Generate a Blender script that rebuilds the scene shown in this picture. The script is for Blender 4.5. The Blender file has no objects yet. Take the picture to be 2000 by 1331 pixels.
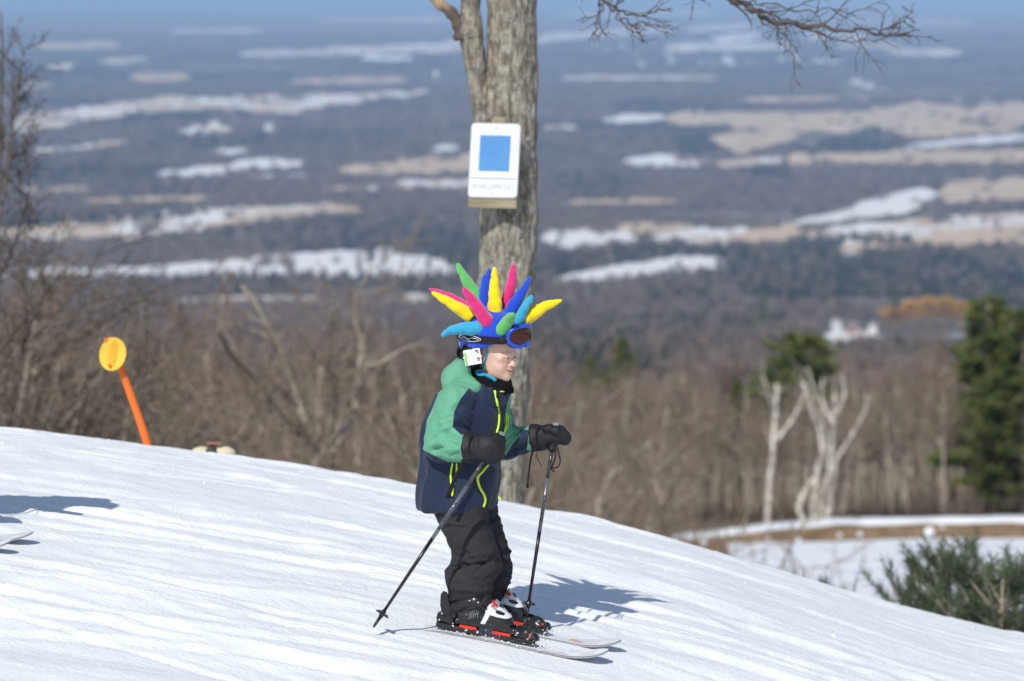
import bpy, bmesh, math, random
import numpy as np
from mathutils import Vector

SC = bpy.context.scene
COL = SC.collection

# ------------------------------------------------------------------ camera, sky, sun, exposure
PITCH = math.atan(725.5 / 7500.0)
cam_data = bpy.data.cameras.new("camera")
cam = bpy.data.objects.new("camera", cam_data)
COL.objects.link(cam)
cam.location = (0, 0, 0)
cam.rotation_euler = (math.pi / 2 - PITCH, 0, 0)
cam_data.sensor_width = 36
cam_data.lens = 135
cam_data.clip_start = 0.1
cam_data.clip_end = 120000
cam_data.dof.use_dof = True
cam_data.dof.focus_distance = 15.1
cam_data.dof.aperture_fstop = 3.7
SC.camera = cam

SUN_EL = math.radians(44)
SUN_AZ = math.atan2(-0.34, -0.94)                # azimuth of the sun, clockwise from +Y
SUN_DIR = Vector((math.sin(SUN_AZ) * math.cos(SUN_EL), math.cos(SUN_AZ) * math.cos(SUN_EL), math.sin(SUN_EL)))
world = bpy.data.worlds.new("World")
SC.world = world
world.use_nodes = True
wn = world.node_tree
bg = wn.nodes["Background"]
skyt = wn.nodes.new("ShaderNodeTexSky")
skyt.sky_type = "NISHITA"
skyt.sun_disc = False
skyt.sun_elevation = SUN_EL
skyt.sun_rotation = SUN_AZ % (2 * math.pi)
skyt.air_density = 1.0
skyt.dust_density = 0.6
skyt.ozone_density = 1.0
wn.links.new(skyt.outputs[0], bg.inputs[0])
bg.inputs[1].default_value = 0.105
sun_data = bpy.data.lights.new("sun", "SUN")
sun_data.energy = 3.6
sun_data.angle = math.radians(0.53)
sun_data.color = (1.0, 0.965, 0.89)
sun = bpy.data.objects.new("sun", sun_data)
COL.objects.link(sun)
sun.rotation_euler = (-SUN_DIR).to_track_quat("-Z", "Y").to_euler()
SC.view_settings.view_transform = "Standard"
SC.view_settings.look = "None"
SC.view_settings.exposure = 0.07
SC.view_settings.gamma = 1.0
SC.view_settings.use_curve_mapping = False
SC.render.engine = "CYCLES"
SC.cycles.use_denoising = True
SC.cycles.max_bounces = 6
SC.cycles.diffuse_bounces = 3
SC.cycles.volume_bounces = 0
SC.cycles.transparent_max_bounces = 8

# ------------------------------------------------------------------ helpers
CP, SP = math.cos(PITCH), math.sin(PITCH)

def at(px, py, Y):
    """world point on the sight line through photo pixel (px, py) at distance Y"""
    a = (px - 1000.0) / 7500.0
    b = -(py - 665.5) / 7500.0
    dy = CP + b * SP
    return np.array([a / dy * Y, Y, (-SP + b * CP) / dy * Y])

def slope_of(py):
    b = -(py - 665.5) / 7500.0
    return (-SP + b * CP) / (CP + b * SP)

def pix(P):
    P = np.asarray(P, float)
    f = P[..., 1] * CP - P[..., 2] * SP
    u = P[..., 1] * SP + P[..., 2] * CP
    return 1000 + 7500 * P[..., 0] / f, 665.5 - 7500 * u / f

def A(*v):
    return np.array(v, float)

def new_mesh(name, V, faces, smooth=True):
    """V (n,3); faces: list of index arrays, each (m,3) or (m,4)"""
    me = bpy.data.meshes.new(name)
    V = np.asarray(V, np.float32).reshape(-1, 3)
    if isinstance(faces, np.ndarray):
        faces = [faces]
    faces = [np.asarray(f, np.int32) for f in faces if len(f)]
    me.vertices.add(len(V))
    me.vertices.foreach_set("co", V.ravel())
    if faces:
        loops = np.concatenate([f.ravel() for f in faces])
        sizes = np.concatenate([np.full(len(f), f.shape[1], np.int32) for f in faces])
        starts = np.concatenate([[0], np.cumsum(sizes)[:-1]]).astype(np.int32)
        me.loops.add(len(loops))
        me.loops.foreach_set("vertex_index", loops)
        me.polygons.add(len(sizes))
        me.polygons.foreach_set("loop_start", starts)
        me.polygons.foreach_set("loop_total", sizes)
        me.polygons.foreach_set("use_smooth", np.full(len(sizes), smooth, bool))
    me.update(calc_edges=True)
    me.validate()
    return me

def obj(name, V, faces, mat, parent=None, smooth=True):
    V = np.asarray(V, float).reshape(-1, 3)
    o = bpy.data.objects.new(name, None)
    if parent is not None:
        loc = np.zeros(3)
        q = parent
        while q is not None:
            loc += np.array(q.location)
            q = q.parent
        V = V - loc
    bpy.data.objects.remove(o)
    me = new_mesh(name, V, faces, smooth)
    for m in (mat if isinstance(mat, (list, tuple)) else [mat]):
        me.materials.append(m)
    o = bpy.data.objects.new(name, me)
    COL.objects.link(o)
    if parent is not None:
        o.parent = parent
    return o

def own(name, V, faces, mat, label, cat, group=None, smooth=True):
    """a thing that is one mesh"""
    V = np.asarray(V, float).reshape(-1, 3)
    c = A((V[:, 0].min() + V[:, 0].max()) / 2, (V[:, 1].min() + V[:, 1].max()) / 2, V[:, 2].min())
    o = obj(name, V - c, faces, mat, None, smooth)
    o.location = c
    tag(o, label, cat, group)
    return o

def tag(o, label, cat, group=None):
    o["label"] = label
    o["category"] = cat
    if group:
        o["group"] = group

def thing(name, label, cat, loc, group=None):
    o = bpy.data.objects.new(name, None)
    COL.objects.link(o)
    o.location = tuple(float(c) for c in loc)
    o.empty_display_size = 0.1
    tag(o, label, cat, group)
    return o

def kind(o, k):
    o["kind"] = k
    return o

class MB:
    def __init__(s):
        s.v, s.t, s.q, s.n = [], [], [], 0
    def add(s, V, F):
        V = np.asarray(V, float)
        for f in (F if isinstance(F, list) else [F]):
            f = np.asarray(f, int)
            if len(f):
                (s.t if f.shape[1] == 3 else s.q).append(f + s.n)
        s.v.append(V)
        s.n += len(V)
        return s
    def V(s):
        return np.concatenate(s.v) if s.v else np.zeros((0, 3))
    def F(s):
        r = []
        if s.t: r.append(np.concatenate(s.t))
        if s.q: r.append(np.concatenate(s.q))
        return r
    def obj(s, name, mat, parent=None, smooth=True):
        return obj(name, s.V(), s.F(), mat, parent, smooth)

def unit(v):
    v = np.asarray(v, float)
    return v / max(1e-9, np.linalg.norm(v))

def tube(P, R, n=8, cap=True, flat=1.0, up=None):
    P = np.asarray(P, float)
    m = len(P)
    R = np.atleast_1d(np.asarray(R, float))
    R = np.interp(np.linspace(0, 1, m), np.linspace(0, 1, len(R)), R) if len(R) > 1 else np.full(m, R[0])
    T = np.gradient(P, axis=0)
    T /= np.maximum(1e-9, np.linalg.norm(T, axis=1))[:, None]
    ref = A(0, 0, 1) if up is None else np.asarray(up, float)
    if abs(np.dot(unit(T[0]), unit(ref))) > 0.95:
        ref = A(1, 0.2, 0)
    V = []
    U = unit(ref - T[0] * np.dot(ref, T[0]))
    ang = np.arange(n) * 2 * math.pi / n
    for i in range(m):
        U = unit(U - T[i] * np.dot(U, T[i]))
        W = np.cross(T[i], U)
        V.append(P[i] + R[i] * (np.cos(ang)[:, None] * U * flat + np.sin(ang)[:, None] * W))
    V = np.concatenate(V)
    i = np.arange(m - 1)[:, None] * n
    k = np.arange(n)[None, :]
    k2 = (k + 1) % n
    q = np.stack([i + k, i + k2, i + n + k2, i + n + k], -1).reshape(-1, 4)
    F = [q]
    if cap:
        V = np.concatenate([V, P[:1], P[-1:]])
        a, b = m * n, m * n + 1
        kk = np.arange(n)
        F.append(np.concatenate([np.stack([np.full(n, a), (kk + 1) % n, kk], -1),
                                 np.stack([np.full(n, b), (m - 1) * n + kk, (m - 1) * n + (kk + 1) % n], -1)]))
    return V, F

def curve(pts, n=24):
    """Catmull-Rom through points"""
    P = np.asarray(pts, float)
    if len(P) == 2:
        t = np.linspace(0, 1, n)[:, None]
        return P[0] * (1 - t) + P[1] * t
    Q = np.concatenate([[2 * P[0] - P[1]], P, [2 * P[-1] - P[-2]]])
    out = []
    k = max(2, n // (len(P) - 1))
    for i in range(len(P) - 1):
        t = np.linspace(0, 1, k, endpoint=(i == len(P) - 2))[:, None]
        a, b, c, d = Q[i], Q[i + 1], Q[i + 2], Q[i + 3]
        out.append(0.5 * ((2 * b) + (c - a) * t + (2 * a - 5 * b + 4 * c - d) * t ** 2 + (3 * b - a - 3 * c + d) * t ** 3))
    return np.concatenate(out)

def box(c, h, R=None, bev=0.12):
    """bevelled box centre c, half sizes h, columns of R are its axes"""
    h = np.asarray(h, float)
    b = bev * h.min() * 2
    V, F = [], []
    S = [-1, 1]
    idx = {}
    for sx in S:
        for sy in S:
            for sz in S:
                for ax in range(3):
                    p = A(sx * (h[0] - b), sy * (h[1] - b), sz * (h[2] - b))
                    p[ax] = (sx, sy, sz)[ax] * h[ax]
                    idx[(sx, sy, sz, ax)] = len(V)
                    V.append(p)
    quads, tris = [], []
    for ax in range(3):
        o = [i for i in range(3) if i != ax]
        for s in S:
            def key(a, b2):
                v = [0, 0, 0]; v[ax] = s; v[o[0]] = a; v[o[1]] = b2
                return idx[(*v, ax)]
            q = [key(-1, -1), key(1, -1), key(1, 1), key(-1, 1)]
            flip = (s < 0) ^ (ax == 1)
            quads.append(q[::-1] if flip else q)
    for ax in range(3):                      # edges along ax
        o = [i for i in range(3) if i != ax]
        for a in S:
            for b2 in S:
                def key(s, w):
                    v = [0, 0, 0]; v[ax] = s; v[o[0]] = a; v[o[1]] = b2
                    return idx[(*v, w)]
                quads.append([key(-1, o[0]), key(1, o[0]), key(1, o[1]), key(-1, o[1])])
    for sx in S:
        for sy in S:
            for sz in S:
                tris.append([idx[(sx, sy, sz, k)] for k in range(3)])
    V = np.array(V)
    qs, ts = np.array(quads), np.array(tris)
    for arr in (qs, ts):                     # make every face point outward
        for r in range(len(arr)):
            p = V[arr[r]]
            nrm = np.cross(p[1] - p[0], p[2] - p[0])
            if np.dot(nrm, p.mean(0)) < 0:
                arr[r] = arr[r][::-1]
    if R is not None:
        V = V @ np.asarray(R, float).T
    return V + np.asarray(c, float), [ts, qs]

def ball(c, r, n=8, m=6):
    r = np.broadcast_to(np.asarray(r, float), (3,))
    th = np.linspace(0, math.pi, m + 1)[1:-1]
    ph = np.arange(n) * 2 * math.pi / n
    V = [[0, 0, 1]] + [[math.sin(t) * math.cos(p), math.sin(t) * math.sin(p), math.cos(t)] for t in th for p in ph] + [[0, 0, -1]]
    V = np.array(V) * r + np.asarray(c, float)
    T, Q = [], []
    for k in range(n):
        T.append([0, 1 + k, 1 + (k + 1) % n])
        b = 1 + (m - 2) * n
        T.append([len(V) - 1, b + (k + 1) % n, b + k])
        for i in range(m - 2):
            Q.append([1 + i * n + k, 1 + (i + 1) * n + k, 1 + (i + 1) * n + (k + 1) % n, 1 + i * n + (k + 1) % n])
    return V, [np.array(T), np.array(Q)] if Q else [np.array(T)]

# ---- value noise
_rng = np.random.default_rng(7)
_TAB = _rng.random((64, 64, 64)).astype(np.float32)
def vnoise(P):
    P = np.asarray(P, np.float64)
    i = np.floor(P).astype(int)
    f = P - i
    f = f * f * (3 - 2 * f)
    i &= 63
    j = (i + 1) & 63
    x0, y0, z0 = i[..., 0], i[..., 1], i[..., 2]
    x1, y1, z1 = j[..., 0], j[..., 1], j[..., 2]
    fx, fy, fz = f[..., 0], f[..., 1], f[..., 2]
    a = _TAB[x0, y0, z0] * (1 - fx) + _TAB[x1, y0, z0] * fx
    b = _TAB[x0, y1, z0] * (1 - fx) + _TAB[x1, y1, z0] * fx
    c = _TAB[x0, y0, z1] * (1 - fx) + _TAB[x1, y0, z1] * fx
    d = _TAB[x0, y1, z1] * (1 - fx) + _TAB[x1, y1, z1] * fx
    return (a * (1 - fy) + b * fy) * (1 - fz) + (c * (1 - fy) + d * fy) * fz

def fbm(P, octaves=3):
    P = np.asarray(P, float)
    s, a, t = 0, 1.0, 0
    for k in range(octaves):
        s = s + a * vnoise(P * 2 ** k + 11.3 * k)
        t += a
        a *= 0.5
    return s / t

def vnormals(V, F):
    N = np.zeros_like(V)
    for f in F:
        n = np.cross(V[f[:, 1]] - V[f[:, 0]], V[f[:, 2]] - V[f[:, 0]])
        for k in range(f.shape[1]):
            np.add.at(N, f[:, k], n)
    return N / np.maximum(1e-12, np.linalg.norm(N, axis=1))[:, None]

# ---- signed distance shapes and their surface
def cap(p, a, b, ra, rb=None):
    rb = ra if rb is None else rb
    a = np.asarray(a, np.float32); b = np.asarray(b, np.float32)
    ba = b - a
    t = np.clip(((p - a) @ ba) / max(1e-9, float(ba @ ba)), 0, 1)
    d = p - a - t[:, None] * ba
    return np.sqrt((d * d).sum(1)) - (ra + (rb - ra) * t)

def ell(p, c, r, R=None):
    q = p - np.asarray(c, np.float32)
    if R is not None:
        q = q @ np.asarray(R, np.float32)
    r = np.asarray(r, np.float32)
    k0 = np.sqrt(((q / r) ** 2).sum(1))
    k1 = np.sqrt(((q / (r * r)) ** 2).sum(1)) + 1e-9
    return k0 * (k0 - 1) / k1

def smin(a, b, k):
    h = np.clip(0.5 + 0.5 * (b - a) / k, 0, 1)
    return b * (1 - h) + a * h - k * h * (1 - h)

def smax(a, b, k):
    return -smin(-a, -b, k)

def nets(fn, lo, hi, h):
    lo = np.asarray(lo, float); hi = np.asarray(hi, float)
    n = np.ceil((hi - lo) / h).astype(int) + 1
    ax = [lo[k] + h * np.arange(n[k]) for k in range(3)]
    G = np.stack(np.meshgrid(*ax, indexing="ij"), -1).reshape(-1, 3).astype(np.float32)
    D = np.concatenate([fn(g) for g in np.array_split(G, max(1, len(G) // 400000))]).reshape(n)
    s = D < 0
    cn = n - 1
    cnt = np.zeros(cn, np.int16)
    acc = np.zeros((*cn, 3), np.float32)
    off = [(i, j, k) for i in (0, 1) for j in (0, 1) for k in (0, 1)]
    sl = lambda o: tuple(slice(o[k], o[k] + cn[k]) for k in range(3))
    for a in off:
        for k in range(3):
            if a[k]: continue
            b = list(a); b[k] = 1
            da, db = D[sl(a)], D[sl(b)]
            x = (da < 0) != (db < 0)
            den = np.where(x, da - db, 1)
            t = np.where(x, da / den, 0)
            p = np.array(a, np.float32)
            for c in range(3):
                acc[..., c] += np.where(x, p[c] + (t if c == k else 0), 0)
            cnt += x
    act = cnt > 0
    idx = -np.ones(cn, int)
    idx[act] = np.arange(act.sum())
    cell = np.argwhere(act)
    V = (cell + acc[act] / cnt[act][:, None]) * h + lo
    F = []
    for k in range(3):
        u, v = (k + 1) % 3, (k + 2) % 3
        a = [slice(None)] * 3; b = [slice(None)] * 3
        a[k] = slice(0, cn[k]); b[k] = slice(1, cn[k] + 1)
        for q in (u, v):
            a[q] = slice(1, cn[q]); b[q] = slice(1, cn[q])
        sa, sb = s[tuple(a)], s[tuple(b)]
        for cond, rev in ((sa & ~sb, False), (~sa & sb, True)):
            e = np.argwhere(cond)
            if not len(e): continue
            base = e.copy()
            base[:, u] += 1; base[:, v] += 1
            def ci(du, dv):
                c = base.copy()
                c[:, u] -= du; c[:, v] -= dv
                return idx[c[:, 0], c[:, 1], c[:, 2]]
            q = np.stack([ci(1, 1), ci(0, 1), ci(0, 0), ci(1, 0)], -1)
            F.append(q[:, ::-1] if rev else q)
    F = np.concatenate(F)
    return V.astype(float), [F]

def poly_sd(P, poly):
    """signed distance (negative inside) of 2-D points to polygon"""
    P = np.asarray(P, float)
    poly = np.asarray(poly, float)
    d = np.full(len(P), 1e9)
    s = np.ones(len(P))
    j = len(poly) - 1
    for i in range(len(poly)):
        a, b = poly[i], poly[j]
        e = b - a
        w = P - a
        t = np.clip((w @ e) / max(1e-9, e @ e), 0, 1)
        q = w - t[:, None] * e
        d = np.minimum(d, (q * q).sum(1))
        c1 = P[:, 1] >= a[1]; c2 = P[:, 1] < b[1]
        c3 = e[0] * w[:, 1] > e[1] * w[:, 0]
        flip = (c1 & c2 & c3) | (~c1 & ~c2 & ~c3)
        s[flip] *= -1
        j = i
    return s * np.sqrt(d)

def trace(fn, px, py, Y0, Y1):
    """first point of a signed distance shape on a sight line"""
    p = at(px, py, Y0)
    d = unit(at(px, py, Y1) - p)
    L = np.linalg.norm(at(px, py, Y1) - p)
    t = 0.0
    for _ in range(90):
        v = float(fn((p + d * t)[None].astype(np.float32))[0])
        if v < 0.0006: break
        t += max(0.0006, v * 0.7)
        if t > L: return None
    return p + d * t

def set_attr(o, name, vals):
    at_ = o.data.attributes.new(name, "FLOAT", "POINT")
    at_.data.foreach_set("value", np.asarray(vals, np.float32))

# ------------------------------------------------------------------ materials
def mat(name, c, rough=0.7, c2=None, scale=8.0, detail=4.0, bump=0.0, bscale=60.0, spec=0.3, metal=0.0, stretch=None,
        lo=0.35, hi=0.65, rand=0.0, sheen=0.0, bdist=0.01):
    m = bpy.data.materials.new(name)
    m.use_nodes = True
    nt = m.node_tree
    N, L = nt.nodes, nt.links
    b = N["Principled BSDF"]
    b.inputs["Roughness"].default_value = rough
    b.inputs["Specular IOR Level"].default_value = spec
    b.inputs["Metallic"].default_value = metal
    b.inputs["Base Color"].default_value = (*c, 1)
    if sheen:
        b.inputs["Sheen Weight"].default_value = sheen
    tc = N.new("ShaderNodeTexCoord")
    src = tc.outputs["Object"]
    if stretch:
        mp = N.new("ShaderNodeMapping")
        mp.inputs["Scale"].default_value = stretch
        L.new(src, mp.inputs["Vector"])
        src = mp.outputs[0]
    col = None
    if c2 is not None:
        nz = N.new("ShaderNodeTexNoise")
        nz.inputs["Scale"].default_value = scale
        nz.inputs["Detail"].default_value = detail
        L.new(src, nz.inputs["Vector"])
        rp = N.new("ShaderNodeValToRGB")
        rp.color_ramp.elements[0].position = lo
        rp.color_ramp.elements[1].position = hi
        rp.color_ramp.elements[0].color = (*c, 1)
        rp.color_ramp.elements[1].color = (*c2, 1)
        L.new(nz.outputs[0], rp.inputs[0])
        col = rp.outputs[0]
        L.new(col, b.inputs["Base Color"])
    if rand:
        oi = N.new("ShaderNodeObjectInfo")
        hs = N.new("ShaderNodeHueSaturation")
        mr = N.new("ShaderNodeMapRange")
        mr.inputs["To Min"].default_value = 1 - rand
        mr.inputs["To Max"].default_value = 1 + rand
        L.new(oi.outputs["Random"], mr.inputs["Value"])
        L.new(mr.outputs[0], hs.inputs["Value"])
        if col is not None: L.new(col, hs.inputs["Color"])
        else: hs.inputs["Color"].default_value = (*c, 1)
        L.new(hs.outputs[0], b.inputs["Base Color"])
    if bump:
        n2 = N.new("ShaderNodeTexNoise")
        n2.inputs["Scale"].default_value = bscale
        n2.inputs["Detail"].default_value = 5
        L.new(src, n2.inputs["Vector"])
        bp = N.new("ShaderNodeBump")
        bp.inputs["Strength"].default_value = bump
        bp.inputs["Distance"].default_value = bdist
        L.new(n2.outputs[0], bp.inputs["Height"])
        L.new(bp.outputs[0], b.inputs["Normal"])
    return m

def mask_mat(name, base, layers, rough=0.6, bump=0.0, bscale=300, spec=0.25, width=0.0008, bdist=0.004, vary=0.0, sheen=0.0):
    """base colour plus layers [(attribute, colour)] laid where the attribute is negative (signed distance, m)"""
    m = mat(name, base, rough, spec=spec, bump=bump, bscale=bscale, bdist=bdist, sheen=sheen)
    nt = m.node_tree
    N, L = nt.nodes, nt.links
    b = N["Principled BSDF"]
    prev = None
    rgb = N.new("ShaderNodeRGB")
    rgb.outputs[0].default_value = (*base, 1)
    prev = rgb.outputs[0]
    for an, c in layers:
        t = N.new("ShaderNodeAttribute")
        t.attribute_name = an
        mr = N.new("ShaderNodeMapRange")
        mr.inputs["From Min"].default_value = width
        mr.inputs["From Max"].default_value = -width
        L.new(t.outputs["Fac"], mr.inputs["Value"])
        mx = N.new("ShaderNodeMix")
        mx.data_type = "RGBA"
        L.new(mr.outputs[0], mx.inputs["Factor"])
        L.new(prev, mx.inputs["A"])
        mx.inputs["B"].default_value = (*c, 1)
        prev = mx.outputs["Result"]
    L.new(prev, b.inputs["Base Color"])
    return m

M = {}
M["twig"] = mat("twig_bark", (0.228, 0.180, 0.138), 0.9, spec=0.1, rand=0.25)
M["twig_dark"] = mat("dark_twig_bark", (0.115, 0.092, 0.076), 0.9, spec=0.1, rand=0.2)
M["twig_red"] = mat("reddish_twig_bark", (0.225, 0.158, 0.120), 0.9, spec=0.1, rand=0.25)
M["trunk_grey"] = mat("grey_bark", (0.40, 0.35, 0.28), 0.9, (0.24, 0.20, 0.155), 3.0, spec=0.1, rand=0.2)
M["pale_bark"] = mat("pale_bark", (0.40, 0.35, 0.28), 0.85, (0.20, 0.165, 0.125), 2.2, spec=0.15)
M["birch"] = mat("birch_bark", (0.70, 0.66, 0.58), 0.8, (0.26, 0.215, 0.17), 2.6, spec=0.15, lo=0.5, hi=0.72)
M["needle"] = mat("pine_needles", (0.060, 0.092, 0.028), 0.7, (0.165, 0.180, 0.055), 1.1, spec=0.2, rand=0.2)
M["needle_far"] = mat("far_needles", (0.040, 0.055, 0.030), 0.8, spec=0.1, rand=0.3)
M["needle_bush"] = mat("bush_needles", (0.060, 0.090, 0.045), 0.6, (0.11, 0.135, 0.07), 2.5, spec=0.3)
M["willow"] = mat("golden_willow_twigs", (0.62, 0.36, 0.06), 0.9, spec=0.1, rand=0.15)
M["far_tree"] = mat("far_bare_crowns", (0.195, 0.142, 0.116), 0.95, spec=0.0, rand=0.4)
M["far_tree2"] = mat("far_grey_crowns", (0.225, 0.18, 0.155), 0.95, spec=0.0, rand=0.4)
# ------------------------------------------------------------------ the ground
_tab_y, _tab_z = [], []
def _near(t):
    t = np.asarray(t, float)
    z = -2.62 + 0.068 * t - 0.0208 * t * t
    back = np.minimum(t, -1.2) + 1.2                       # towards the camera the run rises again
    z = np.where(t < -1.2, -2.73 + 0.02 * back * back * 0.5 - 0.02 * back, z)
    z = np.where(t > 10.05, -2.62 + 0.068 * 10.05 - 0.0208 * 10.05 ** 2 - 0.35 * (t - 10.05), z)
    return z
_yy = np.concatenate([np.linspace(-5, 72, 400), [76, 82, 95, 120, 152, 156, 170, 262, 400, 800, 1500, 2500, 3500, 4300, 5200, 6500, 8000, 12000, 20000, 40000, 60000]])
_zz = np.concatenate([_near(np.linspace(-5, 72, 400) - 15),
                      [-21.6, -22.5, -22.8, -22.8, -22.8, -22.8, -24.3, -38.5, -56, -98, -163, -240, -290, -316, -333, -342, -345, -345, -345, -345, -345]])
def zc(y):
    return np.interp(y, _yy, _zz)

def gx(x):
    x = np.asarray(x, float)
    xc = np.clip(x, -3.4, 3.4)
    g = 0.195 * xc + 0.018 * xc * xc
    e = x - xc
    k = 0.195 + 0.036 * xc
    return g + k * 9.0 * np.tanh(e / 9.0) + 0.075 * np.exp(-((x - 2.0) / 0.9) ** 2)

def base(x, y):
    f = np.clip((76 - np.asarray(y, float)) / 46.0, 0, 1)
    f = f * f * (3 - 2 * f)
    return zc(y) - gx(x) * f

def snow_relief(x, y):
    """packed, ski-scraped snow: long soft ridges along the run, crumbs on top"""
    x = np.asarray(x, float); y = np.asarray(y, float)
    u = x * 0.985 - (y - 15) * 0.17
    v = (y - 15) * 0.985 + x * 0.17
    w = 1.8 * (fbm(np.stack([u * 0.8, v * 1.3, 0 * u + 9.5], -1), 3) - 0.5)
    r1 = fbm(np.stack([u * 0.55 + w, v * 2.6 + w * 2.2, 0 * u], -1), 2)
    r2 = fbm(np.stack([u * 0.9 + w, v * 5.0 + w * 4, 0 * u + 3.3], -1), 3)
    r3 = fbm(np.stack([u * 5.0, v * 11.0, 0 * u + 7.7], -1), 3)
    cr = fbm(np.stack([x * 26, y * 26, 0 * u + 5.1], -1), 2)
    step = np.clip((r2 - 0.5) * 4.5, -1, 1)
    tk = 0 * x
    for (v0, sl, cu, wd, dp) in SKI_TRACKS:
        e = y - (v0 + sl * x + cu * x * x) + 0.03 * w
        tk = tk - dp * np.exp(-(e / wd) ** 2) + 0.7 * dp * np.exp(-((e - 1.9 * wd) / (wd * 0.9)) ** 2)
    trk2 = 1 - 0.85 * np.exp(-((y - 15.17) / 0.26) ** 2) * np.exp(-(np.clip(np.abs(x + 2.36) - 0.46, 0, 9) / 0.12) ** 2)
    trk = 1 - 0.85 * np.exp(-((y - 14.97) / 0.24) ** 2) * np.exp(-(np.clip(np.abs(x + 0.02) - 0.42, 0, 9) / 0.12) ** 2)
    return trk * trk2 * 0.50 * (tk + 0.16 * np.clip(fbm(np.stack([u * 2.2, v * 3.6, 0 * u + 31], -1), 3) - .63, 0, 1) + 0.080 * (r1 - 0.5) + 0.018 * step * (0.4 + 1.2 * vnoise(np.stack([u * .5, v * .8, 0 * u + 20], -1))) + 0.014 * (r3 - 0.5) * (0.3 + 1.4 * np.clip(r1 * 2 - .5, 0, 1)) + 0.013 * (cr - 0.5))

_rt = np.random.default_rng(17)
SKI_TRACKS = []
for _k in range(17):
    _v, _s, _c = _rt.uniform(12.6, 20.5), _rt.normal() * .16 - .06, _rt.normal() * .02
    for _o in ((0, .24) if _k % 3 else (0,)):
        SKI_TRACKS.append((_v + _o, _s, _c, _rt.uniform(.022, .05), _rt.uniform(.008, .019)))
def H(x, y):
    return base(x, y) + snow_relief(x, y)

def graded(lo, hi, a, b, step, grow=1.16):
    mid = np.arange(a, b + step / 2, step)
    out, s, v = [], step, b
    while v < hi:
        s *= grow; v += s; out.append(min(v, hi))
    inn, s, v = [], step, a
    while v > lo:
        s *= grow; v -= s; inn.append(max(v, lo))
    return np.concatenate([inn[::-1], mid, out])

def sheet(xs, ys, fz):
    X, Y = np.meshgrid(xs, ys, indexing="ij")
    Z = fz(X, Y)
    V = np.stack([X, Y, Z], -1).reshape(-1, 3)
    nx, ny = len(xs), len(ys)
    i = np.arange(nx - 1)[:, None] * ny
    j = np.arange(ny - 1)[None, :]
    F = np.stack([i + j, i + ny + j, i + ny + j + 1, i + j + 1], -1).reshape(-1, 4)
    return V, F

M["snow"] = mat("packed_snow", (0.86, 0.88, 0.895), 0.62, (0.80, 0.825, 0.85), 2.2, 6, bump=0.6, bscale=60, bdist=0.012, spec=0.25, stretch=(0.8, 1.2, 1))
V, F = sheet(graded(-34, 34, -3.0, 3.3, 0.021), graded(-3, 29, 13.2, 21.5, 0.021), H)
kind(obj("ski_slope", V, F, M["snow"]), "structure")

def litter_mat():
    m = mat("leaf_litter", (0.100, 0.074, 0.052), 0.95, (0.155, 0.118, 0.085), 0.25, 6, spec=0.05)
    nt = m.node_tree
    N, L = nt.nodes, nt.links
    b = N["Principled BSDF"]
    old = b.inputs["Base Color"].links[0].from_socket
    tc = N.new("ShaderNodeTexCoord")
    nz = N.new("ShaderNodeTexNoise")
    nz.inputs["Scale"].default_value = 0.035
    nz.inputs["Detail"].default_value = 7
    L.new(tc.outputs["Object"], nz.inputs["Vector"])
    mr = N.new("ShaderNodeMapRange")
    mr.inputs["From Min"].default_value = 0.60
    mr.inputs["From Max"].default_value = 0.64
    L.new(nz.outputs[0], mr.inputs["Value"])
    mx = N.new("ShaderNodeMix")
    mx.data_type = "RGBA"
    L.new(mr.outputs[0], mx.inputs["Factor"])
    L.new(old, mx.inputs["A"])
    mx.inputs["B"].default_value = (0.62, 0.63, 0.66, 1)
    L.new(mx.outputs["Result"], b.inputs["Base Color"])
    return m
M["litter"] = litter_mat()

def hill_z(X, Y):
    big = np.clip((Y - 200) / 800, 0, 1)
    und = (fbm(np.stack([X / 900.0, Y / 900.0, 0 * X + 2], -1), 3) - 0.5) * 16 * big
    small = (fbm(np.stack([X / 6.0, Y / 6.0, 0 * X + 4], -1), 2) - 0.5) * 0.8 * np.clip((Y - 27) / 15, 0, 1) * (1 - np.exp(-np.abs(Y - 125) / 30))
    return base(X, Y) + und + small - 0.12 * (Y < 31)
ys = np.concatenate([np.linspace(20, 200, 150), np.geomspace(203, 60000, 260)])
us = np.concatenate([[-1.6, -1.0, -0.7], np.linspace(-0.5, 0.5, 110), [0.7, 1.0, 1.6]])
Yg, Ug = np.meshgrid(ys, us, indexing="ij")
Xg = Ug * (Yg + 60)
Vh = np.stack([Xg, Yg, hill_z(Xg, Yg)], -1).reshape(-1, 3)
nu = len(us)
i = np.arange(len(ys) - 1)[:, None] * nu
j = np.arange(nu - 1)[None, :]
Fh = np.stack([i + j, i + j + 1, i + nu + j + 1, i + nu + j], -1).reshape(-1, 4)
kind(obj("hillside", Vh, Fh, M["litter"]), "structure")

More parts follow.
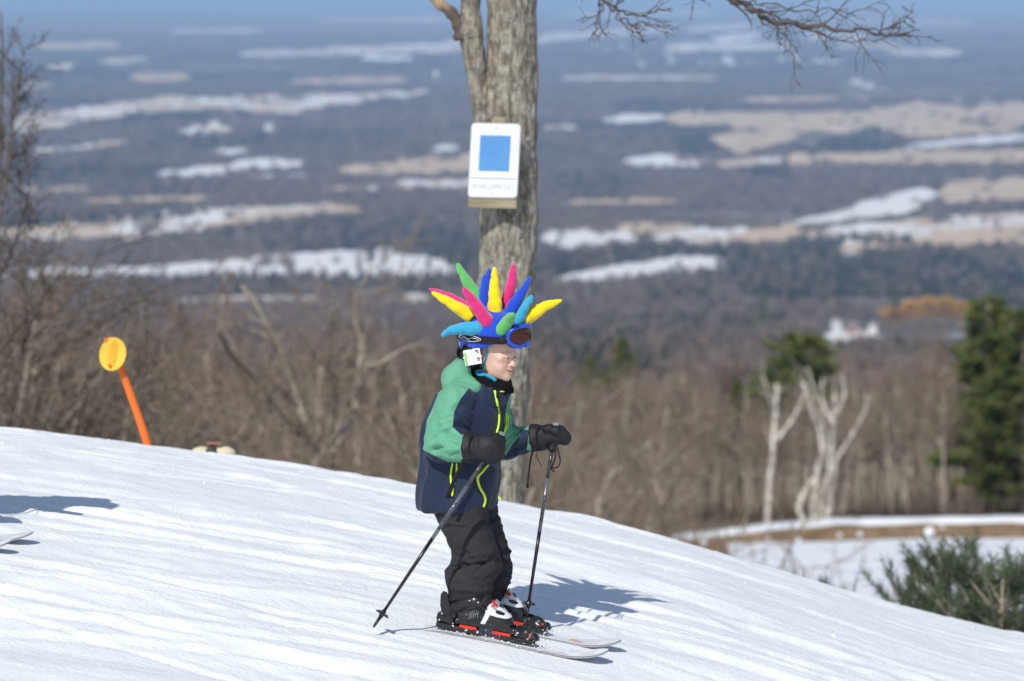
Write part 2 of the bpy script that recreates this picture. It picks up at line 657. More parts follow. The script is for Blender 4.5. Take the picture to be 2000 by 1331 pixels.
# ---- pond under snow, its grassy bank and the snowy track on top of the bank
M["pond"] = mat("pond_snow", (0.78, 0.80, 0.84), 0.7, (0.70, 0.73, 0.78), 0.08, 4, bump=0.2, bscale=4, bdist=0.05)
M["bank"] = mat("dead_grass", (0.16, 0.105, 0.062), 0.95, (0.27, 0.19, 0.115), 1.4, 5, spec=0.05)
PX = np.linspace(8.5, 42, 60)                       # bank line in plan
def bank_y(x):
    return 152.5 - 0.018 * np.clip(19 - x, 0, 99) ** 2 * 1.0 + 0 * x
def pond_pts():
    V, F = [], []
    n = len(PX)
    for k, x in enumerate(PX):
        for q in np.linspace(0, 1, 12):
            near = 96 + 0.25 * (x - 24) ** 2 * 0.1
            V.append([x, near + (bank_y(x) - near) * q, -22.80 + 0.12 + 0.05 * vnoise(A(x * .4, q * 5, 1.0))])
    for k in range(n - 1):
        for q in range(11):
            a = k * 12 + q
            F.append([a, a + 12, a + 13, a + 1])
    return np.array(V), np.array(F)
V, F = pond_pts()
kind(obj("pond", V, F, M["pond"]), "structure")
def strip(xs, prof, seed):
    """prof: list of (dy, dz) across; swept along the bank line"""
    V, F = [], []
    n = len(prof)
    for x in xs:
        for q, (dy, dz) in enumerate(prof):
            w = (vnoise(A(x * 0.9, q * 3.1, seed)) - 0.5)
            V.append([x, bank_y(x) + dy + 0.25 * w, -22.8 + dz + 0.10 * w - 0.30 * np.clip(13 - x, 0, 9) / 6])
    for k in range(len(xs) - 1):
        for q in range(n - 1):
            a = k * n + q
            F.append([a, a + n, a + n + 1, a + 1])
    return np.array(V), np.array(F)
bx = np.linspace(5.5, 46, 220)
V, F = strip(bx, [(-0.9, -0.3), (-0.5, 0.14), (0.0, 0.26), (0.6, 0.46), (1.0, 0.56)], 3.0)
kind(obj("grass_bank", V, F, M["bank"]), "structure")
V, F = strip(bx, [(0.95, 0.50), (1.0, 0.66), (1.1, 0.72), (1.7, 0.75), (2.4, 0.50), (3.2, -0.5)], 6.0)
kind(obj("snowy_track", V, F, M["pond"]), "structure")

# ---- farm fields in the valley: (columns of x, upper edge, lower edge in the photograph's frame, projected on the valley floor), snow share
def ray_ground(px, py):
    s = slope_of(py)
    lo, hi = 170.0, 58000.0
    for _ in range(50):
        m = math.sqrt(lo * hi)
        if zc(m) < s * m: lo = m          # still above ground
        else: hi = m
    # sight line meets the ground where zc(y) = s*y
    return m
def ray_ground_y(py):
    s = slope_of(py)
    y = np.geomspace(200, 58000, 4000)
    d = s * y - zc(y)
    k = np.argmax(d < 0) if (d < 0).any() else len(y) - 1
    return y[k]
_pyt = np.arange(-40, 900, 1.0)
_Yt = np.array([ray_ground_y(p) for p in _pyt])
def gy(py):
    return np.interp(py, _pyt, _Yt)

def field_mat(name, share):
    m = mat(name, (0.60, 0.455, 0.315), 0.95, (0.47, 0.36, 0.25), 0.012, 4, spec=0.05, stretch=(1, 0.35, 1))
    nt = m.node_tree
    N, L = nt.nodes, nt.links
    b = N["Principled BSDF"]
    old = b.inputs["Base Color"].links[0].from_socket
    tc = N.new("ShaderNodeTexCoord")
    mp = N.new("ShaderNodeMapping"); mp.inputs["Scale"].default_value = (0.018, 0.006, 0.01)
    L.new(tc.outputs["Object"], mp.inputs["Vector"])
    nz = N.new("ShaderNodeTexNoise"); nz.inputs["Scale"].default_value = 1.0; nz.inputs["Detail"].default_value = 6
    L.new(mp.outputs[0], nz.inputs["Vector"])
    c = 0.72 - 0.5 * share
    mr = N.new("ShaderNodeMapRange")
    mr.inputs["From Min"].default_value = c - 0.06
    mr.inputs["From Max"].default_value = c + 0.06
    L.new(nz.outputs[0], mr.inputs["Value"])
    mx = N.new("ShaderNodeMix"); mx.data_type = "RGBA"
    L.new(mr.outputs[0], mx.inputs["Factor"])
    L.new(old, mx.inputs["A"]); mx.inputs["B"].default_value = (0.78, 0.765, 0.75, 1)
    L.new(mx.outputs["Result"], b.inputs["Base Color"])
    return m
FM = {"s": field_mat("snow_covered_field", 0.85), "m": field_mat("half_melted_field", 0.42), "t": field_mat("stubble_field", 0.10)}
FIELDS = [
 ("m", [(25,228,262),(100,218,255),(200,207,235),(330,190,222),(470,190,220),(560,190,228),(650,188,215),(760,185,195),(845,181,188)]),
 ("s", [(300,338,352),(400,328,347),(500,313,337),(600,318,328)]),
 ("m", [(50,295,308),(150,282,298),(255,270,285)]),
 ("t", [(660,330,345),(800,318,342),(920,305,335),(960,305,330)]),
 ("m", [(625,368,385),(720,363,380),(760,355,372),(960,352,375)]),
 ("m", [(-20,452,474),(150,432,478),(250,418,478),(350,408,468),(450,406,452),(560,406,432),(710,403,427)]),
 ("s", [(60,526,548),(180,527,549),(300,523,550),(420,512,548),(500,502,550),(600,492,552),(750,484,548),(800,498,552),(900,513,552)]),
 ("s", [(410,290,305),(475,290,305)]),
 ("m", [(465,103,116),(600,97,113),(760,89,109),(930,78,106)]),
 ("s", [(700,110,126),(810,107,124)]),
 ("m", [(95,128,140),(155,124,139)]), ("m", [(195,122,132),(295,114,123)]),
 ("t", [(255,150,160),(375,147,158)]),
 ("s", [(845,290,302),(895,284,300)]),
 ("m", [(350,252,268),(455,245,263)]),
 ("m", [(330,588,606),(480,576,604),(600,578,606),(850,570,604)]),
 ("m", [(1040,68,92),(1150,62,77),(1320,52,66)]), ("m", [(1335,56,68),(1470,48,62)]), ("s", [(1385,70,86),(1490,64,81)]),
 ("m", [(1295,86,105),(1420,84,105),(1545,84,101)]),
 ("m", [(1560,66,80),(1700,70,82)]), ("m", [(1730,98,112),(1880,100,113)]),
 ("s", [(1175,232,246),(1220,225,246),(1300,224,240)]),
 ("t", [(1300,224,250),(1420,224,241),(1430,228,250),(1550,230,258),(1700,224,250),(1780,212,264),(1900,217,264),(2080,205,236)]),
 ("t", [(1385,267,284),(1450,263,300),(1560,261,276)]),
 ("s", [(1215,312,329),(1300,302,331),(1385,311,331)]),
 ("m", [(1395,317,332),(1530,309,325)]),
 ("t", [(1530,309,322),(1780,304,320),(2080,300,318)]),
 ("s", [(1765,290,303),(1850,275,292),(2080,254,276)]),
 ("s", [(1550,439,449),(1640,414,443),(1700,388,434),(1760,368,427),(1830,364,404)]),
 ("t", [(1830,364,404),(1900,360,394),(2080,350,384)]),
 ("m", [(1555,459,476),(1700,439,466),(1850,424,451),(2080,404,428)]),
 ("s", [(1052,454,492),(1120,451,500),(1200,454,492),(1250,459,484)]),
 ("t", [(1205,444,459),(1360,446,457)]),
 ("s", [(1265,469,480),(1350,454,479),(1460,447,463)]),
 ("t", [(1330,470,484),(1450,464,480),(1565,445,472)]),
 ("s", [(1640,478,486),(1800,455,465),(2080,424,436)]),
 ("t", [(1640,486,494),(1750,470,488),(1850,458,484),(2080,436,478)]),
 ("s", [(1075,545,561),(1150,530,568),(1250,514,551),(1335,501,543),(1420,505,530)]),
 ("s", [(1630,496,511),(1690,496,511)]),
 ("m", [(330,62,68),(520,58,66)]), ("t", [(60,90,98),(240,86,95)]), ("m", [(620,40,46),(880,36,44)]), ("m", [(1090,30,36),(1400,26,33)]), ("m", [(1600,40,47),(1900,44,51)]),
 ("t", [(1620,90,98),(1760,88,97)]), ("m", [(0,168,176),(120,164,172)]), ("t", [(560,158,166),(800,154,163)]), ("m", [(1100,150,157),(1400,152,160)]), ("t", [(1440,196,203),(1700,192,200)]), ("m", [(20,372,380),(180,366,376)]),
 ("t", [(160,395,402),(420,388,396)]), ("m", [(1060,250,258),(1130,248,257)]), ("m", [(480,345,350),(600,342,349)]), ("t", [(1100,400,405),(1320,396,403)]),
 ("m", [(1590,655,672),(1700,640,668)]), ("m", [(1350,640,662),(1540,636,660)]),
]
ext_fields = []
for k_, (ty, cols) in enumerate(FIELDS):
    c = np.array(cols, float)
    n = max(8, int((c[-1, 0] - c[0, 0]) / 8))
    xs = np.linspace(c[0, 0], c[-1, 0], n)
    tp = np.interp(xs, c[:, 0], c[:, 1]) + (np.array([vnoise(A(x * .06, k_ * 3.3, 0.5)) for x in xs]) - 0.5) * np.clip((c[:, 2] - c[:, 1]).mean() * .45, 2.5, 9)
    bt = np.interp(xs, c[:, 0], c[:, 2]) + (np.array([vnoise(A(x * .06, k_ * 3.3, 5.5)) for x in xs]) - 0.5) * np.clip((c[:, 2] - c[:, 1]).mean() * .45, 2.5, 9)
    mt = (tp + bt) / 2; sh = .74 if ty != 't' else 1.25
    tp = mt + (tp - mt) * sh; bt = mt + (bt - mt) * sh
    blk = np.floor(xs / 31.0 + k_ * .37)
    sA = np.array([vnoise(A(b * 1.71, k_ * 2.3, 12.5)) for b in blk]) - .5; sB = np.array([vnoise(A(b * 1.37, k_ * 1.9, 22.5)) for b in blk]) - .5
    tp = tp + sA * (bt - tp) * .35; bt = bt + sB * (bt - tp) * .4
    e = np.minimum(1, np.minimum(np.arange(n), np.arange(n)[::-1]) / 2.6)
    md = (tp + bt) / 2
    tp = md + (tp - md) * (0.1 + 0.9 * e); bt = md + (bt - md) * (0.1 + 0.9 * e)
    be = bt + 3.0 / gy(bt) * 7500                  # the near margin lies behind the tree tops
    ext_fields.append(np.concatenate([np.stack([xs, tp], 1), np.stack([xs, be], 1)[::-1]]))
    rows = 7
    V = []
    for x, a, b in zip(xs, tp, be):
        y0, y1 = gy(a), gy(b)
        for r in range(rows):
            y = y0 + (y1 - y0) * r / (rows - 1)
            X = (x - 1000) / 7500 * y * 1.004
            V.append([X, y, 0])
    V = np.array(V)
    V[:, 2] = hill_z(V[:, 0], V[:, 1]) + 0.6 + V[:, 1] * 4e-4
    F = [[q * rows + r, q * rows + r + 1, (q + 1) * rows + r + 1, (q + 1) * rows + r] for q in range(n - 1) for r in range(rows - 1)]
    kind(obj("farm_field", V, np.array(F), FM[ty], smooth=True), "structure")

# a long low range of hills beyond the valley
xs = np.linspace(-26000, 26000, 260)
Vr, Fr = [], []
for x in xs:
    h = 200 * fbm(A(x / 9000., 0.3, 0.7), 4) + 260 * vnoise(A(x / 14000., 5.3, 2.2))
    for q, f in enumerate((0, .35, .75, 1.0, .7, 0)):
        Vr.append([x, 43000 + q * 1500, -346 + h * f])
for k in range(len(xs) - 1):
    for q in range(5):
        a = k * 6 + q
        Fr.append([a, a + 6, a + 7, a + 1])
kind(obj("hills", np.array(Vr), np.array(Fr), M["litter"]), "structure")

# ---- haze
hz = bpy.data.materials.new("haze")
hz.use_nodes = True
hn = hz.node_tree
for n_ in list(hn.nodes):
    if n_.type != "OUTPUT_MATERIAL": hn.nodes.remove(n_)
pv = hn.nodes.new("ShaderNodeVolumePrincipled")
pv.inputs["Color"].default_value = (0.44, 0.66, 1.0, 1)
pv.inputs["Density"].default_value = 5.6e-5
pv.inputs["Anisotropy"].default_value = -0.25
out = [n_ for n_ in hn.nodes if n_.type == "OUTPUT_MATERIAL"][0]
hn.links.new(pv.outputs[0], out.inputs["Volume"])
def haze_box():
    x, y0, y1, z0, z1 = 110000, -60, 61500, -349, 9.5
    V = np.array([[sx * x, yy, zz] for sx in (-1, 1) for yy in (y0, y1) for zz in (z0, z1)])
    F = np.array([[0, 1, 3, 2], [4, 6, 7, 5], [0, 4, 5, 1], [2, 3, 7, 6], [0, 2, 6, 4], [1, 5, 7, 3]])
    o = obj("haze", V, F, hz, smooth=False)
    kind(o, "stuff")
haze_box()

# ------------------------------------------------------------------ forest that nobody could count (real little trees, scattered)
def scatter(name, mesh, P, rot, scl):
    me = bpy.data.meshes.new(name)
    me.vertices.add(len(P))
    me.vertices.foreach_set("co", np.asarray(P, np.float32).ravel())
    for an, d in (("rot", rot), ("scl", scl)):
        a_ = me.attributes.new(an, "FLOAT_VECTOR", "POINT")
        a_.data.foreach_set("vector", np.asarray(d, np.float32).ravel())
    o = bpy.data.objects.new(name, me)
    COL.objects.link(o)
    for m_ in mesh.materials:                     # the scattered tree brings its own material
        me.materials.append(m_)
    src = bpy.data.objects.new(name + "_tree", mesh)
    ng = bpy.data.node_groups.new(name, "GeometryNodeTree")
    ng.interface.new_socket(name="Geometry", in_out="INPUT", socket_type="NodeSocketGeometry")
    ng.interface.new_socket(name="Geometry", in_out="OUTPUT", socket_type="NodeSocketGeometry")
    gi = ng.nodes.new("NodeGroupInput"); go = ng.nodes.new("NodeGroupOutput")
    ip = ng.nodes.new("GeometryNodeInstanceOnPoints")
    oi = ng.nodes.new("GeometryNodeObjectInfo")
    oi.inputs["Object"].default_value = src
    L = ng.links
    L.new(gi.outputs[0], ip.inputs["Points"])
    L.new(oi.outputs["Geometry"], ip.inputs["Instance"])
    for an, sock in (("rot", "Rotation"), ("scl", "Scale")):
        na = ng.nodes.new("GeometryNodeInputNamedAttribute")
        na.data_type = "FLOAT_VECTOR"
        na.inputs["Name"].default_value = an
        L.new(na.outputs[0], ip.inputs[sock])
    L.new(ip.outputs[0], go.inputs[0])
    md = o.modifiers.new("scatter", "NODES")
    md.node_group = ng
    kind(o, "stuff")
    return o

def ribbons(rng, C, D, W):
    """thin flat twigs: start C, vector D, width W"""
    C = np.asarray(C); D = np.asarray(D)
    n = len(C)
    r = rng.normal(size=(n, 3))
    S = np.cross(D, r)
    S /= np.maximum(1e-9, np.linalg.norm(S, axis=1))[:, None]
    S = S * (np.asarray(W) / 2)[:, None]
    V = np.stack([C - S, C + S, C + D], 1).reshape(-1, 3)
    F = np.arange(n * 3).reshape(-1, 3)
    return V, F

def far_bare(seed, matl, h=11.0, n=150):
    rng = np.random.default_rng(seed)
    mb = MB()
    mb.add(*tube([[0, 0, -1], [0.1, 0, h * .45], [0.0, .1, h * .8]], [0.2, 0.14, 0.05], 4, False))
    C = np.zeros((n, 3)); D = np.zeros((n, 3))
    for k in range(n):
        z = h * (0.22 + 0.70 * rng.random() ** 0.8)
        f = math.sin(math.pi * min(1, max(0.08, (z / h - .12) / .88)) ** .8)
        a = rng.random() * 6.283
        r = 2.6 * f * math.sqrt(rng.random())
        C[k] = (r * math.cos(a), r * math.sin(a), z)
        D[k] = (math.cos(a) * (.5 + r * .3), math.sin(a) * (.5 + r * .3), 1.3 + 1.6 * rng.random())
    V, F = ribbons(rng, C, D, 0.17 + 0.28 * rng.random(n))
    mb.add(V, F)
    me = new_mesh("far_bare_tree", mb.V(), mb.F(), True)
    me.materials.append(matl)
    return me

def far_conifer(seed, h=13.0):
    rng = np.random.default_rng(seed)
    mb = MB()
    mb.add(*tube([[0, 0, -1], [0, 0, h * .95]], [0.22, 0.04], 4, False))
    n = 170
    C = np.zeros((n, 3)); D = np.zeros((n, 3))
    for k in range(n):
        t = 0.12 + 0.86 * rng.random() ** 1.2
        a = rng.random() * 6.283
        R = 2.7 * (1 - t) ** .8 * (.75 + .4 * rng.random())
        C[k] = (R * .15 * math.cos(a), R * .15 * math.sin(a), h * t)
        D[k] = (R * math.cos(a), R * math.sin(a), -.1 * R)
    V, F = ribbons(rng, C, D, 0.7 + 0.6 * rng.random(n))
    mb.add(V, F)
    me = new_mesh("far_conifer", mb.V(), mb.F(), True)
    me.materials.append(M["needle_far"])
    return me

def forest():
    rng = np.random.default_rng(41)
    P = []
    y = 262.0
    while y < 21000:
        s = max(6.3, y / 330.0)
        half = 0.225 * y + 55
        x = np.arange(-half, half, s)
        P.append(np.stack([x + rng.uniform(-.5, .5, len(x)) * s, y + rng.uniform(-.5, .5, len(x)) * s, np.full(len(x), s)], 1))
        y += s * (1.0 if y < 2500 else 1.5)
    P = np.concatenate(P)
    X, Y, S = P.T
    Z = hill_z(X, Y) - 0.3
    px, py = pix(np.stack([X, Y, Z], 1))
    _, pyt = pix(np.stack([X, Y, Z + 8.0], 1))
    keep = np.ones(len(X), bool)
    for poly in ext_fields:
        lo, hi = poly.min(0), poly.max(0)
        c = np.where((px > lo[0] - 2) & (px < hi[0] + 2) & (py > lo[1] - 2) & (py < hi[1] + 2))[0]
        if len(c):
            grove = fbm(np.stack([X[c] / 110., Y[c] / 260., 0 * c + 14], -1), 2)
            c = c[(rng.random(len(c)) > 0.03) & (grove < .77)]
            keep[c[poly_sd(np.stack([px[c], py[c]], 1), poly) < 1.0]] = False
    for (hx, hy, rx, ry) in HOUSE_CLEAR:
        keep &= ((px - hx) / rx) ** 2 + ((py - hy) / ry) ** 2 > 1
    # hedgerow gaps and clearings
    clear = fbm(np.stack([X / 260., Y / 500., 0 * X + 8], -1), 3)
    keep &= ~((clear > 0.68) & (Y > 1200))
    con = fbm(np.stack([X / 420., Y / 700., 0 * X + 3], -1), 3)
    pc = np.clip((con - 0.50) * 3.4, 0.02, 0.72)
    for (ex, ey, rx, ry, v) in CONIFER_SPOTS:
        pc = np.where(((px - ex) / rx) ** 2 + ((py - ey) / ry) ** 2 < 1, v, pc)
    is_con = rng.random(len(X)) < pc
    clump = S / 6.3
    hscale = 0.65 + 0.45 * rng.random(len(X)) + 0.15 * np.clip(con, 0, 1)
    hscale = np.where((px > 1050) & (py > 600), hscale * .9, hscale)
    rz = rng.random(len(X)) * 6.283
    sets = [("forest", far_bare(1, M["far_tree"]), (~is_con), 0), ("forest", far_bare(2, M["far_tree2"]), (~is_con), 1),
            ("forest", far_bare(3, M["far_tree"]), (~is_con), 2), ("evergreen_forest", far_conifer(4), is_con, 0), ("evergreen_forest", far_conifer(5), is_con, 1)]
    pick = rng.integers(0, 6, len(X))
    for nm, me, selr, q in sets:
        nq = 3 if nm == "forest" else 2
        s_ = keep & selr & (pick % nq == q)
        scatter(nm, me, np.stack([X, Y, Z], 1)[s_], np.stack([0 * rz, 0 * rz, rz], 1)[s_],
                np.stack([np.maximum(1, clump), np.maximum(1, clump), hscale], 1)[s_])
HOUSE_CLEAR = [(1640, 668, 50, 46), (1710, 668, 38, 42), (1685, 176, 42, 18), (1820, 660, 90, 55), (851, 156, 8, 10), (468, 302, 26, 12), (870, 300, 26, 12), (525, 257, 16, 9)]
CONIFER_SPOTS = [(1690, 285, 80, 40, .75), (1600, 300, 60, 25, .7), (1360, 290, 50, 22, .75), (1150, 370, 90, 28, .5), (1500, 345, 60, 12, .5),
                 (640, 490, 140, 14, .6), (380, 470, 60, 10, .4), (1290, 550, 120, 12, .5), (1110, 640, 80, 30, .45), (1480, 590, 40, 14, .9),
                 (1600, 540, 40, 25, .6), (1310, 600, 90, 30, .35), (1230, 770, 110, 80, .4), (1110, 700, 90, 60, .4), (1400, 700, 150, 40, .22), (1330, 640, 200, 40, .3), (330, 370, 120, 20, .4), (600, 270, 120, 14, .5)]
forest()
# ------------------------------------------------------------------ trees that can be told apart
def grow(rng, p, d, L, r, lev, maxlev, out, spec):
    segs = 5 if lev < 2 else (4 if lev == 2 else 2)
    P = [np.array(p, float)]
    d = unit(d)
    for k in range(segs):
        d = unit(d + rng.normal(size=3) * spec["wander"][lev] + A(0, 0, spec["up"][lev]))
        P.append(P[-1] + d * L / segs)
    P = np.array(P)
    R = np.linspace(r, r * spec["taper"][lev], len(P))
    out[lev].append((P, R))
    if lev >= maxlev: return
    n = int(round(spec["kids"][lev] * (0.7 + 0.6 * rng.random())))
    for k in range(n):
        t = spec["start"][lev] + (1 - spec["start"][lev]) * (k + rng.random()) / max(1, n)
        f = t * segs
        i = min(segs - 1, int(f))
        q = P[i] + (P[i + 1] - P[i]) * (f - i)
        ax = unit(P[i + 1] - P[i])
        s = unit(np.cross(ax, rng.normal(size=3)))
        a = spec["angle"][lev] * (0.75 + 0.5 * rng.random())
        nd = ax * math.cos(a) + s * math.sin(a)
        grow(rng, q, nd, L * spec["len"][lev] * (1.15 - 0.6 * t) * (0.7 + 0.6 * rng.random()), max(spec["rmin"], r * (1 - (1 - spec["taper"][lev]) * t) * 0.55), lev + 1, maxlev, out, spec)

def tree_meshes(out, wscale=1.0, wmin=0.012):
    """tubes for trunk and limbs, fine twigs for the crown"""
    tr, cr = MB(), MB()
    for lev, lst in out.items():
        for P, R in lst:
            if lev == 0: tr.add(*tube(P, R, 7))
            elif lev == 1: tr.add(*tube(P, R, 5))
            elif lev == 2: cr.add(*tube(P, np.maximum(R, wmin * .5) * wscale, 3, False))
            else:
                S = unit(np.cross(P[-1] - P[0], A(0.3, 1.0, 0.2))) * max(wmin * .5, R[0]) * wscale
                V, F = [], []
                for i in range(len(P) - 1):
                    f = 1 - i / (len(P) - 1)
                    V += [P[i] - S * f, P[i] + S * f]
                V.append(P[-1])
                n = len(P) - 1
                for i in range(n - 1):
                    F.append([2 * i, 2 * i + 1, 2 * i + 3]); F.append([2 * i, 2 * i + 3, 2 * i + 2])
                F.append([2 * n - 2, 2 * n - 1, 2 * n])
                cr.add(V, np.array(F))
    return tr, cr

TALL = dict(wander=[.035, .12, .2, .25], up=[.05, .10, .06, .04], taper=[.30, .2, .3, .3], kids=[18, 8, 5, 0], start=[.42, .15, .1], angle=[.65, .7, .8], len=[.30, .5, .55], rmin=.006)
SPREAD = dict(wander=[.10, .16, .22, .25], up=[.03, .05, .02, .0], taper=[.35, .2, .3, .3], kids=[13, 9, 6, 0], start=[.12, .12, .1], angle=[.75, .75, .8], len=[.55, .5, .5], rmin=.005)

def make_variants(n, spec, h, r, seed, mt, mc, lean=.05, wmin=.018):
    res = []
    for k in range(n):
        rng = np.random.default_rng(seed + k)
        out = {0: [], 1: [], 2: [], 3: []}
        grow(rng, (0, 0, -0.3), (rng.normal() * lean, rng.normal() * lean, 1), h, r, 0, 3, out, spec)
        tr, cr = tree_meshes(out, wmin=wmin)
        a = new_mesh("trunk", tr.V(), tr.F()); a.materials.append(mt)
        b = new_mesh("crown", cr.V(), cr.F()); b.materials.append(mc)
        zt = max(tr.V()[:, 2].max(), cr.V()[:, 2].max())
        res.append((a, b, zt))
    return res

def plant(var, name, loc, s, rz, label, cat, group, mats=None):
    root = thing(name, label, cat, loc, group)
    root.rotation_euler = (0, 0, rz)
    root.scale = (s[0], s[0], s[1]) if isinstance(s, tuple) else (s, s, s)
    for nm, me in (("trunk", var[0]), ("crown", var[1])):
        o = bpy.data.objects.new(nm, me)
        COL.objects.link(o)
        o.parent = root
        if mats:
            o.material_slots[0].link = "OBJECT"
            o.material_slots[0].material = mats[0 if nm == "trunk" else 1]
    return root

VT = make_variants(5, TALL, 9.0, 0.17, 100, M["trunk_grey"], M["twig"], .025, .020)
VT += make_variants(2, TALL, 9.0, 0.15, 120, M["trunk_grey"], M["twig_red"], .05, .022)
VS = make_variants(6, SPREAD, 6.0, 0.085, 200, M["trunk_grey"], M["twig"], .25, .012)
VD = make_variants(2, SPREAD, 6.0, 0.09, 230, M["twig_dark"], M["twig_dark"], .25, .012)

def ground_root(px, Y):
    x = (px - 1000) / 7500 * Y
    return x, Y, float(hill_z(np.array([x]), np.array([Y]))[0])

rng = np.random.default_rng(5)
def fill(n, px0, px1, y0, y1, top, var, label, group, name="bare_tree", skip=None, smax=1.6):
    for k in range(n):
        px = px0 + (px1 - px0) * ((k + rng.random()) / n)
        Y = y0 + (y1 - y0) * rng.random() ** 1.2
        if skip and skip(px, Y): continue
        x, y, z = ground_root(px, Y)
        zt = slope_of(top(px) + rng.normal() * 35) * Y
        v = var[rng.integers(len(var))]
        s = (zt - z) / v[2]
        if s < 0.2: continue
        s = min(s, smax)
        plant(v, name, (x, y, z), ((.6 + .4 * s) * (.85 + .35 * rng.random()), s), rng.random() * 6.28, label, "tree", group)

LT = "leafless brown tree in the thicket below the snow crest"
GT = "bare trees in the thicket below the snow crest"
tops = lambda px: np.interp(px, [-80, 20, 120, 300, 520, 800, 1000], [430, 470, 590, 640, 640, 620, 680])
fill(16, -90, 150, 38, 52, lambda px: np.interp(px, [-90, 20, 150], [330, 440, 590]), VD + VS[:1], LT, GT)
fill(46, -70, 1010, 46, 78, tops, VS, LT, GT)
fill(64, -90, 1040, 78, 150, lambda px: np.interp(px, [0, 200, 600, 1000], [560, 640, 650, 700]), VS + VT, LT, GT)
fill(52, 1010, 1480, 66, 145, lambda px: np.interp(px, [1010, 1120, 1300, 1480], [760, 800, 850, 960]), VS, LT, GT, skip=lambda px, Y: px > 1300 and (Y > 92 or px > 1390))
RT = "leafless tree in the woods behind the snow-covered pond"
GR = "bare trees in the woods behind the pond"
VP = make_variants(4, dict(TALL, start=[.55, .15, .1], kids=[14, 8, 5, 0]), 9.0, 0.125, 140, M["trunk_grey"], M["twig"], .02, .020)
VQ = make_variants(3, dict(TALL, start=[.5, .15, .1], kids=[12, 8, 5, 0]), 9.0, 0.11, 160, M["pale_bark"], M["twig"], .03, .020)
fill(50, 1300, 1885, 160, 200, lambda px: np.interp(px, [1300, 1600, 1750, 2000], [810, 770, 740, 720]), VP + VQ, RT, GR)
fill(100, 1000, 2080, 164, 262, lambda px: np.interp(px, [1000, 1300, 1500, 1650, 1800, 2000], [730, 760, 800, 740, 700, 700]), VT, RT, GR, skip=lambda px, Y: px > 1870 and Y < 200)

# low scrub between the trees that nobody could count
def scrub_patch(n, px0, px1, y0, y1, seed, h, skip=None):
    r = np.random.default_rng(seed)
    px = r.uniform(px0, px1, n); Y = y0 + (y1 - y0) * r.random(n)
    x = (px - 1000) / 7500 * Y
    if skip is not None:
        k = ~skip(px, Y); x, Y = x[k], Y[k]
    n = len(x)
    z = hill_z(x, Y) - 0.1
    P = np.stack([x, Y, z], 1)
    rz = r.random(n) * 6.28
    s = h * r.uniform(.6, 1.2, n)
    return P, np.stack([r.normal(size=n) * .15, r.normal(size=n) * .15, rz], 1), np.stack([s, s, s], 1)
def scrub_mesh(seed, matl):
    r = np.random.default_rng(seed)
    n = 110
    C = np.zeros((n, 3)); D = np.zeros((n, 3))
    for k in range(n):
        a = r.random() * 6.28; q = r.random()
        C[k] = (.5 * q * math.cos(a), .5 * q * math.sin(a), .9 * r.random() * q)
        D[k] = (math.cos(a) * (.25 + .5 * r.random()), math.sin(a) * (.25 + .5 * r.random()), .5 + .9 * r.random())
    V, F = ribbons(r, C, D, 0.012 + 0.02 * r.random(n))
    me = new_mesh("scrub", V, F); me.materials.append(matl)
    return me
scatter("scrub", scrub_mesh(1, M["twig"]), *scrub_patch(900, -150, 1420, 40, 150, 3, 1.6, lambda p, Y: (p > 1290)))
scatter("scrub", scrub_mesh(2, M["twig_red"]), *scrub_patch(700, -150, 1420, 40, 150, 4, 1.6, lambda p, Y: (p > 1290)))
scatter("scrub", scrub_mesh(3, M["twig"]), *scrub_patch(420, 900, 2150, 176, 262, 5, 1.5))

def limb_tree(name, label, limbs, mt, mc, seed, spec, twig_len, kids, group=None, wmin=.014, Y=None, bury=0.8):
    """limbs: list of (photo polyline, distance, r0, r1); the first one stands in the ground"""
    rng2 = np.random.default_rng(seed)
    out = {0: [], 1: [], 2: [], 3: []}
    for i, (pl, Yd, r0, r1) in enumerate(limbs):
        Yd = np.interp(np.linspace(0, 1, len(pl)), np.linspace(0, 1, len(np.atleast_1d(Yd))), np.atleast_1d(Yd))
        P = np.array([at(p[0], p[1], y) for p, y in zip(pl, Yd)])
        if i == 0:
            gz = float(hill_z(P[:1, 0], P[:1, 1])[0])
            if P[0, 2] > gz - .2:
                P = np.concatenate([[[P[0, 0], P[0, 1], gz - .3]], P])
            root_loc = A(P[0, 0], P[0, 1], P[0, 2])
        P = curve(P, 4 * len(P))
        n = len(P)
        P = P + np.array([[vnoise(A(k * .5, i, c)) - .5 for c in (1., 5., 9.)] for k in range(n)]) * min(r0, .09) * 1.2
        R = np.linspace(r0, r1, n)
        out[0].append((P, R))
        L = np.linalg.norm(np.diff(P, axis=0), axis=1).sum()
        for k in range(kids):
            f = (0.25 + .75 * (k + rng2.random()) / kids) * (n - 1)
            a = min(n - 2, int(f))
            q = P[a] + (P[a + 1] - P[a]) * (f - a)
            ax = unit(P[a + 1] - P[a])
            s = unit(np.cross(ax, rng2.normal(size=3)))
            d = ax * .65 + s * .75
            grow(rng2, q, d, twig_len * (.5 + .8 * rng2.random()), max(.008, R[a] * .4), 1, 3, out, spec)
    root = thing(name, label, "tree", root_loc, group)
    tr, cr = tree_meshes(out, wmin=wmin)
    tr.obj("trunk", mt, root)
    cr.obj("crown", mc, root)
    return root

